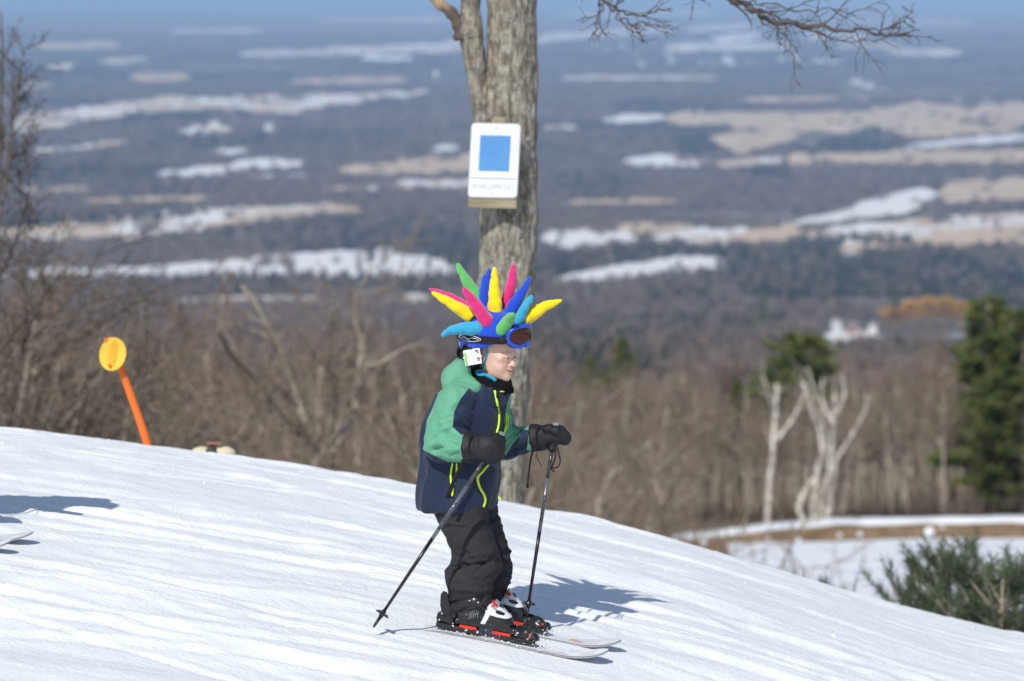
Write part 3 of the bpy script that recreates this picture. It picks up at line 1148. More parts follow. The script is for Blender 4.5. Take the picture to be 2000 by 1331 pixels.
TW = dict(wander=[.1, .14, .2, .2], up=[0, .06, .03, .0], taper=[.3, .25, .3, .3], kids=[0, 6, 4, 0], start=[.1, .15, .1], angle=[.7, .7, .8], len=[.5, .5, .5], rmin=.004)
limb_tree("forked_tree", "forked leafless tree with pale limbs behind the orange pole and the skier", [
    ([(640, 1000), (640, 900), (590, 800), (560, 720), (530, 640), (470, 555)], 52, .11, .03),
    ([(640, 900), (575, 830), (500, 745), (450, 690), (430, 640)], [52, 50], .07, .02),
    ([(645, 890), (690, 800), (700, 740), (760, 700), (850, 655)], [52, 53], .07, .015),
    ([(700, 760), (705, 680), (690, 600), (725, 520)], [53, 54], .05, .012),
    ([(640, 880), (655, 780), (640, 690), (650, 600)], [52, 51], .05, .012)], M["pale_bark"], M["twig"], 11, TW, .9, 6)
limb_tree("spindly_tree", "dark leafless tree at the left edge arching branches above the thicket", [
    ([(-110, 1000), (-85, 760), (-40, 560), (-12, 400), (5, 200), (0, 20)], 34, .045, .008),
    ([(-60, 680), (0, 540), (40, 440), (60, 360)], [34, 33], .022, .004),
    ([(-25, 480), (10, 320), (30, 200), (50, 90)], [34, 35], .018, .004),
    ([(-40, 600), (5, 400), (20, 300), (25, 180)], [34, 35], .016, .004),
    ([(-85, 820), (0, 690), (70, 600), (130, 520)], [34, 33], .026, .004)], M["twig_dark"], M["twig_dark"], 12, TW, .42, 16, wmin=.006)
GB = "pale weathered trees beside the pond"
limb_tree("birch_tree", "slim white birch trunk standing left of the many-stemmed birch", [
    ([(1498, 1045), (1502, 950), (1512, 860), (1515, 800), (1518, 750)], 158, .13, .08),
    ([(1514, 800), (1500, 770), (1490, 735)], [158, 157], .09, .04),
    ([(1517, 860), (1545, 820), (1570, 770), (1562, 745)], [158, 159], .09, .04)], M["birch"], M["twig"], 13, TW, .9, 6, wmin=.014)
limb_tree("birch_tree", "many-stemmed white birch with spreading limbs behind the pond bank", [
    ([(1588, 1045), (1590, 960), (1605, 880), (1602, 845), (1585, 800), (1570, 745)], 158, .13, .05),
    ([(1598, 1040), (1612, 950), (1622, 900), (1628, 830), (1632, 770)], [158, 157], .14, .05),
    ([(1604, 1040), (1625, 950), (1632, 900), (1660, 860), (1690, 800), (1695, 770)], [158, 157], .11, .03),
    ([(1580, 1035), (1560, 985), (1590, 930), (1603, 890)], [158, 159], .11, .07),
    ([(1628, 830), (1608, 790), (1605, 740)], [157, 158], .07, .03),
    ([(1632, 810), (1650, 770), (1645, 730)], [157, 158], .07, .03),
    ([(1612, 1030), (1622, 985), (1620, 970)], [157, 157], .12, .06),
    ([(1603, 890), (1612, 860), (1590, 760), (1578, 720)], [158, 159], .07, .02)], M["birch"], M["twig"], 14, TW, .9, 5, wmin=.014)
limb_tree("pale_tree", "pale low branching tree just beyond the snow edge right of the skier", [
    ([(1165, 1060), (1175, 990), (1190, 940), (1225, 900), (1270, 860)], 80, .075, .02),
    ([(1175, 990), (1215, 965), (1260, 945)], [80, 79], .04, .012),
    ([(1190, 940), (1200, 900), (1190, 860)], [80, 81], .04, .012)], M["pale_bark"], M["twig"], 15, TW, .8, 5)
limb_tree("pale_tree", "pale forked little tree leaning over the left end of the pond bank", [
    ([(1285, 1100), (1290, 1010), (1300, 970), (1325, 920), (1340, 885)], 84, .08, .02),
    ([(1292, 1010), (1330, 975), (1370, 955), (1385, 920)], [84, 83], .05, .015),
    ([(1296, 990), (1280, 940), (1285, 900)], [84, 85], .045, .012)], M["pale_bark"], M["twig"], 16, TW, .8, 5)

# ---- evergreens
def pine_meshes(seed, h, R0, clear, nb, bl_need=.34, per=46, nw=.05, upw=.12):
    r = np.random.default_rng(seed)
    tr, C, D, W = MB(), [], [], []
    P = np.array([[0, 0, -.4], [.05, 0, h * .4], [-.05, .05, h * .75], [0, 0, h]])
    tr.add(*tube(curve(P, 14), np.linspace(.024 * h * .8, .02, 15)[:len(curve(P, 14))], 7))
    for k in range(nb):
        t = clear + (1 - clear) * (k + r.random()) / nb
        a = k * 2.399 + r.normal() * .3
        q = (t - clear) / (1 - clear)
        R = R0 * (1 - q) ** .65 * (.45 + .75 * r.random()) * min(1, .45 + 2.2 * q) + .18
        d = A(math.cos(a), math.sin(a), upw + .5 * q - .1 * (1 - q))
        b0 = A(0, 0, h * t)
        B = np.array([b0, b0 + d * R * .5, b0 + d * R + A(0, 0, .06 * R)])
        tr.add(*tube(B, [.03 + .004 * h * (1 - q), .02, .008], 4, False))
        m = int(per * (.4 + R / R0))
        for j in range(m):
            f = .25 + .75 * r.random() ** .7
            c = b0 + d * R * f + r.normal(size=3) * A(.15, .15, .045) * R * .8
            C.append(c); D.append(unit(d * .7 + r.normal(size=3) * .8 + A(0, 0, .25)) * bl_need * (.6 + .7 * r.random())); W.append(nw * (.6 + .8 * r.random()))
    V, F = ribbons(r, C, D, np.array(W))
    cr = MB().add(V, F)
    a = new_mesh("trunk", tr.V(), tr.F()); a.materials.append(M["trunk_grey"])
    b = new_mesh("crown", cr.V(), cr.F()); b.materials.append(M["needle"])
    return a, b, max(h, cr.V()[:, 2].max())

PV = [pine_meshes(301, 10.5, 2.5, .14, 60, per=165, nw=.11, bl_need=.46), pine_meshes(302, 10.5, 2.8, .08, 66, per=165, nw=.11, bl_need=.46),
      pine_meshes(303, 10.5, 2.8, .60, 38, per=140, nw=.11, bl_need=.42)]
def pine(px, Y, top, var, label, sx=1.0, group=None):
    x, y, z = ground_root(px, Y)
    s = (slope_of(top) * Y - z) / var[2]
    return plant(var, "pine_tree", (x, y, z), (s * sx, s), rng.random() * 6.28, label, "tree", group)
pine(1935, 172, 566, PV[0], "tall dark pine with a bare lower trunk near the right edge", 1.25)
pine(2008, 168, 590, PV[1], "broad dark pine at the very right edge beside the tall pine", 1.15)
pine(1975, 196, 640, PV[1], "lower pine in the gap behind the two tall right edge pines", 1.2)
pine(1563, 196, 640, PV[2], "round topped pine rising behind the many-stemmed birch", 1.35)
pine(1441, 205, 735, PV[0], "small narrow pine left of the slim white birch", .55)
pine(1216, 330, 648, PV[1], "hazy green pine in the woods right of the skier's far glove", .7)
pine(1180, 300, 715, PV[0], "short green pine beside the hazy pine in the woods", .7)
pine(1152, 420, 690, PV[1], "dim green pine just right of the grey trunk", .7)
pine(1398, 260, 800, PV[0], "stunted green pine low in the woods left of the birches", .5)
for q_, (a_, b_, c_) in enumerate([(1490, 2500, 568), (1752, 2700, 560), (1600, 3600, 505), (1310, 2300, 610), (1365, 2300, 615), (1255, 1900, 640)]):
    pine(a_, b_, c_, PV[0 if q_ % 2 else 1], "dark evergreen poking above the brown woods on the far slope", .75, "lone evergreens on the far slope")

def bush_meshes(seed, h, R0, n, needles=34, nl=.085, nw=.0042):
    r = np.random.default_rng(seed)
    tr, C, D, W = MB(), [], [], []
    tr.add(*tube([[0, 0, -.2], [.02, 0, h * .5], [0, .02, h]], [.03, .02, .006], 6))
    for k in range(n):
        t = .12 + .86 * (k + r.random()) / n
        a = k * 2.399 + r.normal() * .4
        R = R0 * (1 - t) ** .55 * (.6 + .5 * r.random()) + .08
        d = A(math.cos(a), math.sin(a), .8 + .9 * r.random())
        b0 = A(0, 0, h * t * .92)
        tip = b0 + d * R
        tr.add(*tube([b0, b0 + d * R * .5 + A(0, 0, -.02), tip], [.011, .008, .004], 4, False))
        for s in range(6):
            f = .35 + .65 * r.random()
            s0 = b0 + d * R * f
            sd = unit(d + r.normal(size=3) * .55 + A(0, 0, .55)) * (.12 + .16 * r.random())
            tr.add(*tube([s0, s0 + sd], [.005, .003], 3, False))
            for j in range(needles):
                g = r.random()
                C.append(s0 + sd * g)
                D.append(unit(unit(sd) * .9 + r.normal(size=3) * .55) * nl * (.7 + .5 * r.random())); W.append(nw)
    V, F = ribbons(r, C, D, np.array(W))
    cr = MB().add(V, F)
    a = new_mesh("trunk", tr.V(), tr.F()); a.materials.append(M["trunk_grey"])
    b = new_mesh("crown", cr.V(), cr.F()); b.materials.append(M["needle_bush"])
    return a, b, cr.V()[:, 2].max()
BV = [bush_meshes(401, 1.7, .62, 46, 52, .10, .0070), bush_meshes(402, 1.7, .70, 50, 52, .10, .0070)]
def sapling(px, Y, top, v, label, sx=1.0):
    x, y, z = ground_root(px, Y)
    zt = slope_of(top) * Y
    s = (zt - z) / v[2]
    plant(v, "pine_sapling", (x, y, z), (s * sx, s), rng.random() * 6, label, "sapling", None)
sapling(1868, 29.0, 1022, BV[0], "bushy young pine just past the snow edge with open upright shoots", .95)
sapling(1972, 28.0, 1040, BV[1], "darker bushy young pine at the right edge of the snow", 1.25)
sapling(1905, 31.0, 1095, BV[1], "low pine seedling squeezed between the two bushy young pines", 1.3)
sapling(1600, 30.0, 1095, BV[0], "thin pine tip poking over the snow edge before the pond", .33)
sapling(1645, 31.0, 1118, BV[1], "smaller pine tip right of the other pine tip on the snow edge", .25)
sapling(1540, 33.0, 1085, BV[0], "sparse pine tip on the snow edge at the pond's left end", .3)

# golden willows far down the slope
wm = far_bare(9, M["willow"], 11.0, 420)
wm.name = "willow_tree"
for px_, top_ in ((1752, 592), (1782, 580), (1815, 574), (1848, 573), (1880, 582)):
    Y_ = 2700.0
    x_ = (px_ - 1000) / 7500 * Y_
    z_ = float(hill_z(np.array([x_]), np.array([Y_]))[0])
    o = bpy.data.objects.new("willow_tree", wm)
    COL.objects.link(o)
    o.location = (x_, Y_, z_)
    s_ = (slope_of(top_) * Y_ - z_) / 13.0
    o.scale = (4.0, 4.0, s_)
    o.rotation_euler = (0, 0, px_ * 1.7)
    tag(o, "golden twigged willow in the row beyond the woods at upper right", "tree", "golden willows in a row")

# clumps of old snow caught on the grass bank
for px_, py_, r_ in ((1815, 1040, .20), (1680, 1044, .09), (1640, 1046, .08), (1560, 1056, .10), (1500, 1052, .08), (1440, 1062, .10), (1375, 1060, .12), (1840, 1030, .07)):
    Y_ = bank_y((px_ - 1000) / 7500 * 152) - .55
    c_ = at(px_, py_, Y_)
    V, F = ball(c_, (r_ * 1.1, r_ * .8, r_), 10, 7)
    V = V + (V - c_) * (.5 * (fbm(V * 5, 2) - .5))[:, None]
    own("snow_clump", V, F, M["pond"], "round clump of old snow caught on the brown pond bank" if r_ > .15 else "small clump of old snow on the brown pond bank", "snow clump", None if r_ > .15 else "small snow clumps on the pond bank")

# ---- houses of the valley
M["house_white"] = mat("white_clapboard", (0.78, 0.78, 0.76), 0.7)
M["house_roof"] = mat("grey_shingles", (0.22, 0.21, 0.21), 0.8, (0.30, 0.28, 0.27), .6)
M["house_red"] = mat("weathered_red_boards", (0.38, 0.20, 0.15), 0.8)
M["dark_glass"] = mat("window_glass", (0.03, 0.035, 0.04), 0.15, spec=0.6)
M["brick_red"] = mat("chimney_brick", (0.28, 0.12, 0.08), 0.9)
def house(px, base_py, Y, w, d, h, label, wall="house_white", rz=0.2, group=None, snow=False, windows=True, name="house"):
    x = (px - 1000) / 7500 * Y
    z = float(hill_z(np.array([x]), np.array([Y]))[0])
    z = max(z, slope_of(base_py) * Y)
    r = thing(name, label, "house" if name == "house" else name.split("_")[-1], (x, Y, z), group)
    w2, d2 = w / 2, d / 2
    rh = d * .38
    def ob(nm, V, F, m, par=r):
        me = new_mesh(nm, V, F, False); me.materials.append(m)
        o = bpy.data.objects.new(nm, me); COL.objects.link(o); o.parent = par
        return o
    V = [[-w2, -d2, -6], [w2, -d2, -6], [w2, d2, -6], [-w2, d2, -6], [-w2, -d2, h], [w2, -d2, h], [w2, d2, h], [-w2, d2, h], [-w2, 0, h + rh], [w2, 0, h + rh]]
    wl = ob("wall", V, [np.array([[0, 1, 5, 4], [1, 2, 6, 5], [2, 3, 7, 6], [3, 0, 4, 7]]), np.array([[5, 6, 9], [7, 4, 8]])], M[wall])
    e = .4
    RV = []
    for s in (-1, 1):
        for k in (0, .25):
            RV += [[-w2 - e, s * (d2 + e), h - .3 + k], [w2 + e, s * (d2 + e), h - .3 + k], [w2 + e, 0, h + rh + .05 + k], [-w2 - e, 0, h + rh + .05 + k]]
    RF = []
    for b in (0, 8):
        RF += [[b, b + 1, b + 2, b + 3], [b + 7, b + 6, b + 5, b + 4], [b, b + 4, b + 5, b + 1], [b + 1, b + 5, b + 6, b + 2], [b + 3, b + 7, b + 4, b]]
    rf = ob("roof", RV, np.array(RF), M["pond"] if snow else M["house_roof"])
    V, F = box((w * .2, 0, h + rh + .4), (.4, .4, .9)); ob("chimney", V, F, M["brick_red"])
    if windows:
        n = max(2, int(w / 3.2))
        for k in range(n):
            V, F = box((-w2 + w * (k + .5) / n, -d2 - .02, h * .55), (.5, .06, .75)); ob("window", V, F, M["dark_glass"])
    r.rotation_euler = (0, 0, rz)
    r.scale = (.5, .5, .5) if 1500 < Y < 3000 else (1, 1, 1)
    return r
house(1637, 640, 2250, 9, 8, 7.5, "tall white farmhouse in the clearing on the far right slope", rz=.5)
house(1668, 642, 2260, 10, 7, 4.0, "low reddish barn beside the white farmhouse", "house_red", rz=.1)
house(1708, 643, 2240, 9, 7, 4.5, "white cottage right of the reddish barn", rz=-.2)
house(1620, 668, 2150, 9, 8, 3.5, "small snowy roofed shed below the white farmhouse", snow=True, rz=.3, name="farm_shed")
house(1672, 166, gy(166), 26, 16, 14, "big white farmhouse on the wooded ridge at upper right", rz=.4, windows=True)
house(1695, 172, gy(171), 30, 16, 8, "long white barn right of the big ridge farmhouse", rz=-.1)
house(851, 152, gy(152), 10, 10, 20, "narrow white tower far out in the hazy valley left of the tree", rz=0, windows=False, name="tower")
house(468, 298, gy(298), 22, 12, 6, "long low white shed in the snowy yard of the left valley", rz=.1, name="farm_shed")
house(870, 296, gy(296), 24, 12, 7, "white farm building just left of the trail sign", rz=.2)
house(525, 252, gy(256), 16, 12, 9, "white house right of the valley village on the left", rz=.2)
r_ = np.random.default_rng(77)
hv = None
spots = [(x, y) for x, y in [(1080, 80), (1165, 92), (1185, 100), (1215, 95), (1240, 108), (1305, 112), (1312, 125), (1370, 130), (1420, 120), (1428, 126), (1462, 124), (1525, 120), (1590, 120), (1602, 126), (1615, 122), (1628, 128), (1640, 122), (1730, 106), (1780, 108), (1250, 128), (1340, 95), (1555, 118),
                             (370, 262), (384, 258), (396, 264), (458, 236), (420, 250), (1870, 205), (1940, 210), (1925, 205)]]
for k, (px_, py_) in enumerate(spots):
    Y_ = gy(py_)
    if hv is None:
        hv = house(px_, py_, Y_, 16, 11, 8.5, "white house in the villages scattered over the hazy valley", rz=r_.random() * 1.2 - .6, group="white houses of the valley villages", windows=False)
    else:
        x_ = (px_ - 1000) / 7500 * Y_
        c = hv.copy(); COL.objects.link(c)
        c.location = (x_, Y_, slope_of(py_) * Y_)
        s_ = r_.uniform(.7, 1.5) * min(2.0, max(1.0, Y_ / 11000))
        c.scale = (s_, s_, s_)
        c.rotation_euler = (0, 0, r_.random() * 1.6 - .8)
        for ch in list(hv.children):
            d_ = ch.copy(); COL.objects.link(d_); d_.parent = c

# ------------------------------------------------------------------ the grey tree with the trail sign
def bark_mat():
    m = mat("grey_furrowed_bark", (0.33, 0.295, 0.235), 0.92, (0.155, 0.135, 0.108), 34, 8, bump=1.0, bscale=60, bdist=0.03, spec=0.12, stretch=(1.0, 1.0, .30), lo=.40, hi=.60)
    nt = m.node_tree
    N, L = nt.nodes, nt.links
    b = N["Principled BSDF"]
    old = b.inputs["Base Color"].links[0].from_socket
    tc = N.new("ShaderNodeTexCoord")
    prev = old
    for sc, lo, hi, c in ((9, .54, .62, (0.42, 0.40, 0.33)), (16, .62, .70, (0.40, 0.40, 0.25)), (30, .56, .66, (0.47, 0.45, 0.39))):
        nz = N.new("ShaderNodeTexNoise"); nz.inputs["Scale"].default_value = sc; nz.inputs["Detail"].default_value = 5
        L.new(tc.outputs["Object"], nz.inputs["Vector"])
        mr = N.new("ShaderNodeMapRange"); mr.inputs["From Min"].default_value = lo; mr.inputs["From Max"].default_value = hi; mr.inputs["To Max"].default_value = .55
        L.new(nz.outputs[0], mr.inputs["Value"])
        mx = N.new("ShaderNodeMix"); mx.data_type = "RGBA"
        L.new(mr.outputs[0], mx.inputs["Factor"]); L.new(prev, mx.inputs["A"]); mx.inputs["B"].default_value = (*c, 1)
        prev = mx.outputs["Result"]
    L.new(prev, b.inputs["Base Color"])
    return m
M["bark"] = bark_mat()
TY = 22.0
def tp(px, py, dy=0.0):
    return at(px, py, TY + dy)
tree_root = thing("maple_tree", "grey lichen-spotted tree trunk carrying the trail sign behind the skier", "tree", at(963, 1100, TY))
u_ = TY / 7500.0
def stem_sdf(p):
    d = None
    main = [((1000, -900), 40), ((999, -300), 44), ((1000, 0), 45), ((999, 130), 47), ((998, 260), 50), ((994, 420), 54), ((990, 560), 53), ((984, 700), 52), ((976, 850), 51), ((968, 985), 52), ((958, 1130), 62), ((955, 1250), 80)]
    for (a, ra), (b, rb) in zip(main[:-1], main[1:]):
        c = cap(p, tp(*a), tp(*b), ra * u_, rb * u_)
        d = c if d is None else smin(d, c, .02)
    seam = cap(p, tp(1015, -200, -.10), tp(975, 330, -.10), 17 * u_, 20 * u_)
    d = smin(d, seam, .015)
    left = [((930, -600), 14), ((921, -200), 16), ((919, 0), 17), ((918, 60), 21), ((929, 130), 19), ((940, 200), 20), ((962, 330), 24), ((972, 450), 20)]
    for (a, ra), (b, rb) in zip(left[:-1], left[1:]):
        d = smin(d, cap(p, tp(*a, -.03), tp(*b, -.05), ra * u_, rb * u_), .018)
    d = smin(d, cap(p, tp(985, 420, -.145), tp(978, 600, -.13), 10 * u_, 12 * u_), .03)
    return d
lo_ = np.minimum(tp(860, 1230), tp(860, 1230, -.35)); hi_ = np.maximum(tp(1085, -560), tp(1085, -560, .3))
V, F = nets(stem_sdf, (lo_[0], TY - .30, lo_[2]), (hi_[0], TY + .26, hi_[2]), 0.0105)
N_ = vnormals(V, F)
rd = 1 - np.abs(2 * fbm(V * A(34, 34, 6.5), 3) - 1) * 2.2
kn = fbm(V * A(9, 9, 5) + 30, 2) - .5
V = V + N_ * (0.0075 * np.clip(rd, -1, 1) + 0.022 * kn)[:, None]
obj("trunk", V, F, M["bark"], tree_root)
M["broken_wood"] = mat("peeled_wood", (0.36, 0.25, 0.155), 0.8, (0.10, 0.08, 0.06), 5, lo=.40, hi=.52, bump=.5, bscale=50)
B_ = MB()
P = curve([tp(905, 75, -.04), tp(897, 48, -.05), tp(878, 22, -.06), tp(852, 2, -.06), tp(828, -40, -.05), tp(815, -110, -.04)], 22)
B_.add(*tube(P, np.interp(np.linspace(0, 1, len(P)), [0, .3, .6, 1], [19 * u_, 12 * u_, 10 * u_, 8 * u_]) * (1 + .15 * np.sin(np.arange(len(P)) * 1.9)), 10))
B_.obj("broken_limb", M["broken_wood"], tree_root)

M["limb_twig"] = mat("grey_twig_bark", (0.115, 0.098, 0.085), 0.85, (0.075, 0.064, 0.055), 12)
def overhang():
    r = np.random.default_rng(55)
    spec = dict(wander=[.1, .16, .2, .2], up=[0, .02, .05, .05], taper=[.3, .3, .35, .4], kids=[0, 5, 4, 0], start=[.1, .25, .2], angle=[.7, .7, .7], len=[.5, .55, .6], rmin=.0022)
    def limb(pl, r0, r1, kids, L, dy=(0, 0)):
        mb, tw = MB(), {0: [], 1: [], 2: [], 3: []}
        P = curve([tp(a, b, dy[0] + (dy[1] - dy[0]) * i / (len(pl) - 1)) for i, (a, b) in enumerate(pl)], 9 * len(pl))
        P = P + np.array([[vnoise(A(k * .55, pl[0][0], c)) - .5 for c in (1., 5., 9.)] for k in range(len(P))]) * .035
        R = np.linspace(r0, r1, len(P))
        mb.add(*tube(P, R, 6))
        for k in range(kids):
            f = (.12 + .86 * (k + r.random()) / kids) * (len(P) - 1)
            a = min(len(P) - 2, int(f)); q = P[a]
            ax = unit(P[a + 1] - P[a])
            s = unit(np.cross(ax, A(0, 1, 0)) * (1 if k % 2 else -1) + r.normal(size=3) * .35)
            grow(r, q, ax * .8 + s * .65, L * (.5 + .8 * r.random()), max(.0035, R[a] * .5), 1, 2, tw, spec)
        for lev in (1, 2):
            for P2, R2 in tw[lev]:
                mb.add(*tube(P2, np.maximum(R2, .0016), 4))
        return mb
    ls = [([(1012, -420), (1130, -260), (1290, -100), (1425, -5), (1500, 38), (1600, 52), (1690, 62), (1745, 66), (1795, 60)], .026, .0028, 15, .24, (0, -.5)),
          ([(1440, 2), (1505, 30), (1535, 72), (1546, 104), (1562, 132)], .006, .0022, 5, .14, (-.28, -.5)),
          ([(1460, 15), (1540, 42), (1600, 66), (1660, 78), (1720, 80)], .006, .0022, 6, .2, (-.3, -.2)),
          ([(1440, 0), (1520, 10), (1580, 22), (1640, 18), (1690, 40)], .006, .0022, 6, .2, (-.3, -.6)),
          ([(1430, -4), (1480, 20), (1520, 55), (1590, 70)], .005, .002, 4, .18, (-.3, -.1)),
          ([(1690, 62), (1740, 50), (1770, 38), (1785, 12)], .005, .002, 6, .12, (-.42, -.5)),
          ([(1005, -330), (1060, -190), (1120, -70), (1180, 0), (1220, 26), (1265, 30), (1310, 14)], .016, .002, 11, .2, (0, -.4)),
          ([(1150, -30), (1172, 10), (1164, 50), (1160, 78)], .006, .0025, 6, .12, (-.22, -.3)),
          ([(1180, 0), (1205, 30), (1240, 48), (1272, 44)], .006, .0025, 8, .14, (-.25, -.3)),
          ([(1120, -70), (1240, -60), (1330, -20), (1385, 6)], .006, .002, 6, .2, (-.2, -.3))]
    for pl, r0, r1, kids, L, dy in ls:
        limb(pl, r0, r1, kids, L, dy).obj("branch", M["limb_twig"], tree_root)
overhang()

# ---- flat shapes with thickness
def rounded(w, h, r, n=5):
    P = []
    for cx, cy, a0 in ((w / 2 - r, h / 2 - r, 0), (-w / 2 + r, h / 2 - r, 90), (-w / 2 + r, -h / 2 + r, 180), (w / 2 - r, -h / 2 + r, 270)):
        for k in range(n + 1):
            a = math.radians(a0 + 90 * k / n)
            P.append([cx + r * math.cos(a), cy + r * math.sin(a)])
    return np.array(P)

def slab(poly, o, ux, uy, un, t0, t1):
    """polygon in the (ux, uy) plane through o, from un*t0 to un*t1 (t1 the front)"""
    poly = np.asarray(poly, float)
    ar = 0.5 * np.sum(poly[:, 0] * np.roll(poly[:, 1], -1) - poly[:, 1] * np.roll(poly[:, 0], -1))
    if ar < 0: poly = poly[::-1]
    n = len(poly)
    c = poly.mean(0)
    P2 = np.concatenate([poly, [c]])
    V = np.concatenate([o + P2[:, :1] * ux + P2[:, 1:] * uy + un * t for t in (t0, t1)])
    k = np.arange(n); k2 = (k + 1) % n
    T = np.concatenate([np.stack([k2, k, np.full(n, n)], -1), np.stack([n + 1 + k, n + 1 + k2, np.full(n, 2 * n + 1)], -1)])
    Q = np.stack([k, k2, k2 + n + 1, k + n + 1], -1)
    if np.dot(np.cross(ux, uy), un) < 0:
        T = T[:, ::-1]; Q = Q[:, ::-1]
    return V, [T, Q]

def text_mesh(body, size, extrude=0.0004, spacing=1.0, bold=0.0, slices=()):
    cu = bpy.data.curves.new("lettering", "FONT")
    cu.body = body
    cu.size = size
    cu.extrude = extrude
    cu.offset = bold
    cu.space_character = spacing
    cu.align_x = "CENTER"; cu.align_y = "CENTER"
    cu.resolution_u = 3
    ob = bpy.data.objects.new("lettering", cu)
    COL.objects.link(ob)
    dg = bpy.context.evaluated_depsgraph_get()
    me = bpy.data.meshes.new_from_object(ob.evaluated_get(dg))
    if slices:
        bm = bmesh.new(); bm.from_mesh(me)
        for y in slices:
            bmesh.ops.bisect_plane(bm, geom=bm.verts[:] + bm.edges[:] + bm.faces[:], plane_co=(0, y, 0), plane_no=(0, 1, 0))
        bm.to_mesh(me); bm.free()
    V = np.zeros(len(me.vertices) * 3, np.float32)
    me.vertices.foreach_get("co", V)
    T, Q = [], []
    me.calc_loop_triangles()
    tri = np.zeros(len(me.loop_triangles) * 3, np.int32)
    me.loop_triangles.foreach_get("vertices", tri)
    bpy.data.objects.remove(ob)
    return V.reshape(-1, 3).astype(float), [tri.reshape(-1, 3)]

M["sign_white"] = mat("sign_enamel", (0.78, 0.79, 0.80), 0.4, (0.66, 0.67, 0.66), 9, spec=.4)
M["sign_rim"] = mat("sign_rim", (0.50, 0.52, 0.55), 0.5)
M["sign_blue"] = mat("trail_blue", (0.085, 0.255, 0.54), 0.45, (0.105, 0.285, 0.56), 5, spec=.35)
M["sign_ink"] = mat("faded_ink", (0.40, 0.41, 0.43), 0.6)
M["sign_line"] = mat("sign_line", (0.24, 0.26, 0.28), 0.6)
M["plank"] = mat("weathered_plank", (0.42, 0.36, 0.24), 0.85, (0.25, 0.20, 0.13), 14, stretch=(.25, 1, 3), bump=.4, bscale=40)
SO = at(965.5, 314, TY - .265)
ang = math.radians(2.0)
sx_ = A(math.cos(ang), -.02, -math.sin(ang) * .6); sx_ = unit(sx_)
sy_ = unit(A(math.sin(ang * 1.5), .05, math.cos(ang)))
sn_ = unit(np.cross(sx_, sy_)); sn_ = sn_ if sn_[1] < 0 else -sn_
us_ = (TY - .265) / 7500
sg = thing("trail_sign", "white trail sign with a blue square nailed to the grey trunk", "sign", SO - sy_ * .22)
W_, H_ = 97 * us_, 146 * us_
MB().add(*slab(rounded(W_, H_, .024), SO, sx_, sy_, sn_, -.003, .0)).obj("panel", M["sign_rim"], sg, False)
MB().add(*slab(rounded(W_ - .012, H_ - .012, .019), SO, sx_, sy_, sn_, .0004, .0016)).obj("face", M["sign_white"], sg, False)
MB().add(*slab(rounded(60 * us_, 70 * us_, .001, 1), SO + sy_ * 14 * us_, sx_, sy_, sn_, .0018, .0026)).obj("blue_square", M["sign_blue"], sg, False)
MB().add(*slab(rounded(90 * us_, 1.6 * us_, .0002, 1), SO - sy_ * 35 * us_, sx_, sy_, sn_, .0018, .0026)).obj("dividing_line", M["sign_line"], sg, False)
V, F = text_mesh("MORE DIFFICULT", 15 * us_, .0003, 1.0, .0)
V[:, 0] *= (84 * us_) / (V[:, 0].max() - V[:, 0].min())
V = SO - sy_ * 52 * us_ + V[:, :1] * sx_ + V[:, 1:2] * sy_ + sn_ * (.0022 + V[:, 2:3])
obj("lettering", V, F, M["sign_ink"], sg, False)
V, F = box(SO - sy_ * 83 * us_ + A(1 * us_, .03, 0), (47 * us_, .02, 11 * us_), np.stack([sx_, -sn_, sy_], 1), .1)
obj("backing_board", V, F, M["plank"], sg, False)
V, F = box(SO + A(6 * us_, .055, 0), (15 * us_, .02, 84 * us_), np.stack([sx_, -sn_, sy_], 1), .3)
obj("backing_post", V, F, M["plank"], sg, False)
for s_ in (-1, 1):
    V, F = ball(SO + sy_ * s_ * 64 * us_ + sn_ * .003, .006, 8, 4); obj("nail", V, F, M["sign_rim"], sg)

# ---- orange slope marker with a yellow disc
M["marker_orange"] = mat("marker_orange", (0.90, 0.165, 0.012), 0.5, (0.70, 0.16, 0.03), 14)
def disc_plastic():  # plain opaque yellow plastic for the disc
    m = mat("yellow_plastic", (0.84, 0.60, 0.075), 0.45, (0.76, 0.50, 0.06), 9)
    m.node_tree.nodes["Principled BSDF"].inputs["Transmission Weight"].default_value = 0.0
    return m
M["marker_yellow"] = disc_plastic()
um = 20.0 / 7500
mk_base = at(292, 905, 20.0)
mk = thing("slope_marker", "leaning orange slope marker pole with a yellow disc on top", "marker", mk_base)
mp_ = [at(292, 905, 20.0), at(286, 862, 20.0), at(258, 780, 20.0), at(233, 712, 20.0), at(209, 661, 20.0)]
MB().add(*tube(curve(mp_, 20), np.linspace(8.5, 7.0, 20) * um, 12)).obj("pole", M["marker_orange"], mk)
th = np.linspace(0, 2 * math.pi, 40, endpoint=False)
dax = unit(A(.18, .05, 1)); dux = unit(A(1, .25, -.18)); dn = unit(np.cross(dux, dax)); dn = dn if dn[1] < 0 else -dn
el = np.stack([26 * um * np.cos(th), 33 * um * np.sin(th)], 1)
dc = at(220, 692, 19.92)
MB().add(*slab(el, dc, dux, dax, dn, -.004, .004)).obj("disc", M["marker_yellow"], mk, False)
MB().add(*slab(np.stack([8 * um * np.cos(th), 27 * um * np.sin(th)], 1), dc + A(0, 0, .002), dux, dax, dn, .0045, .007)).obj("pole_show_through", mat("show_through_orange", (0.86, 0.44, 0.04), 0.5, (0.80, 0.36, 0.03), 12), mk, False)  # painted translucence: orange patch stands for the pole showing through the disc
for a_, b_ in ((206, 664), (214, 714)):
    V, F = ball(at(a_, b_, 19.905), .009, 8, 5); obj("rivet", V, F, M["marker_orange"], mk)

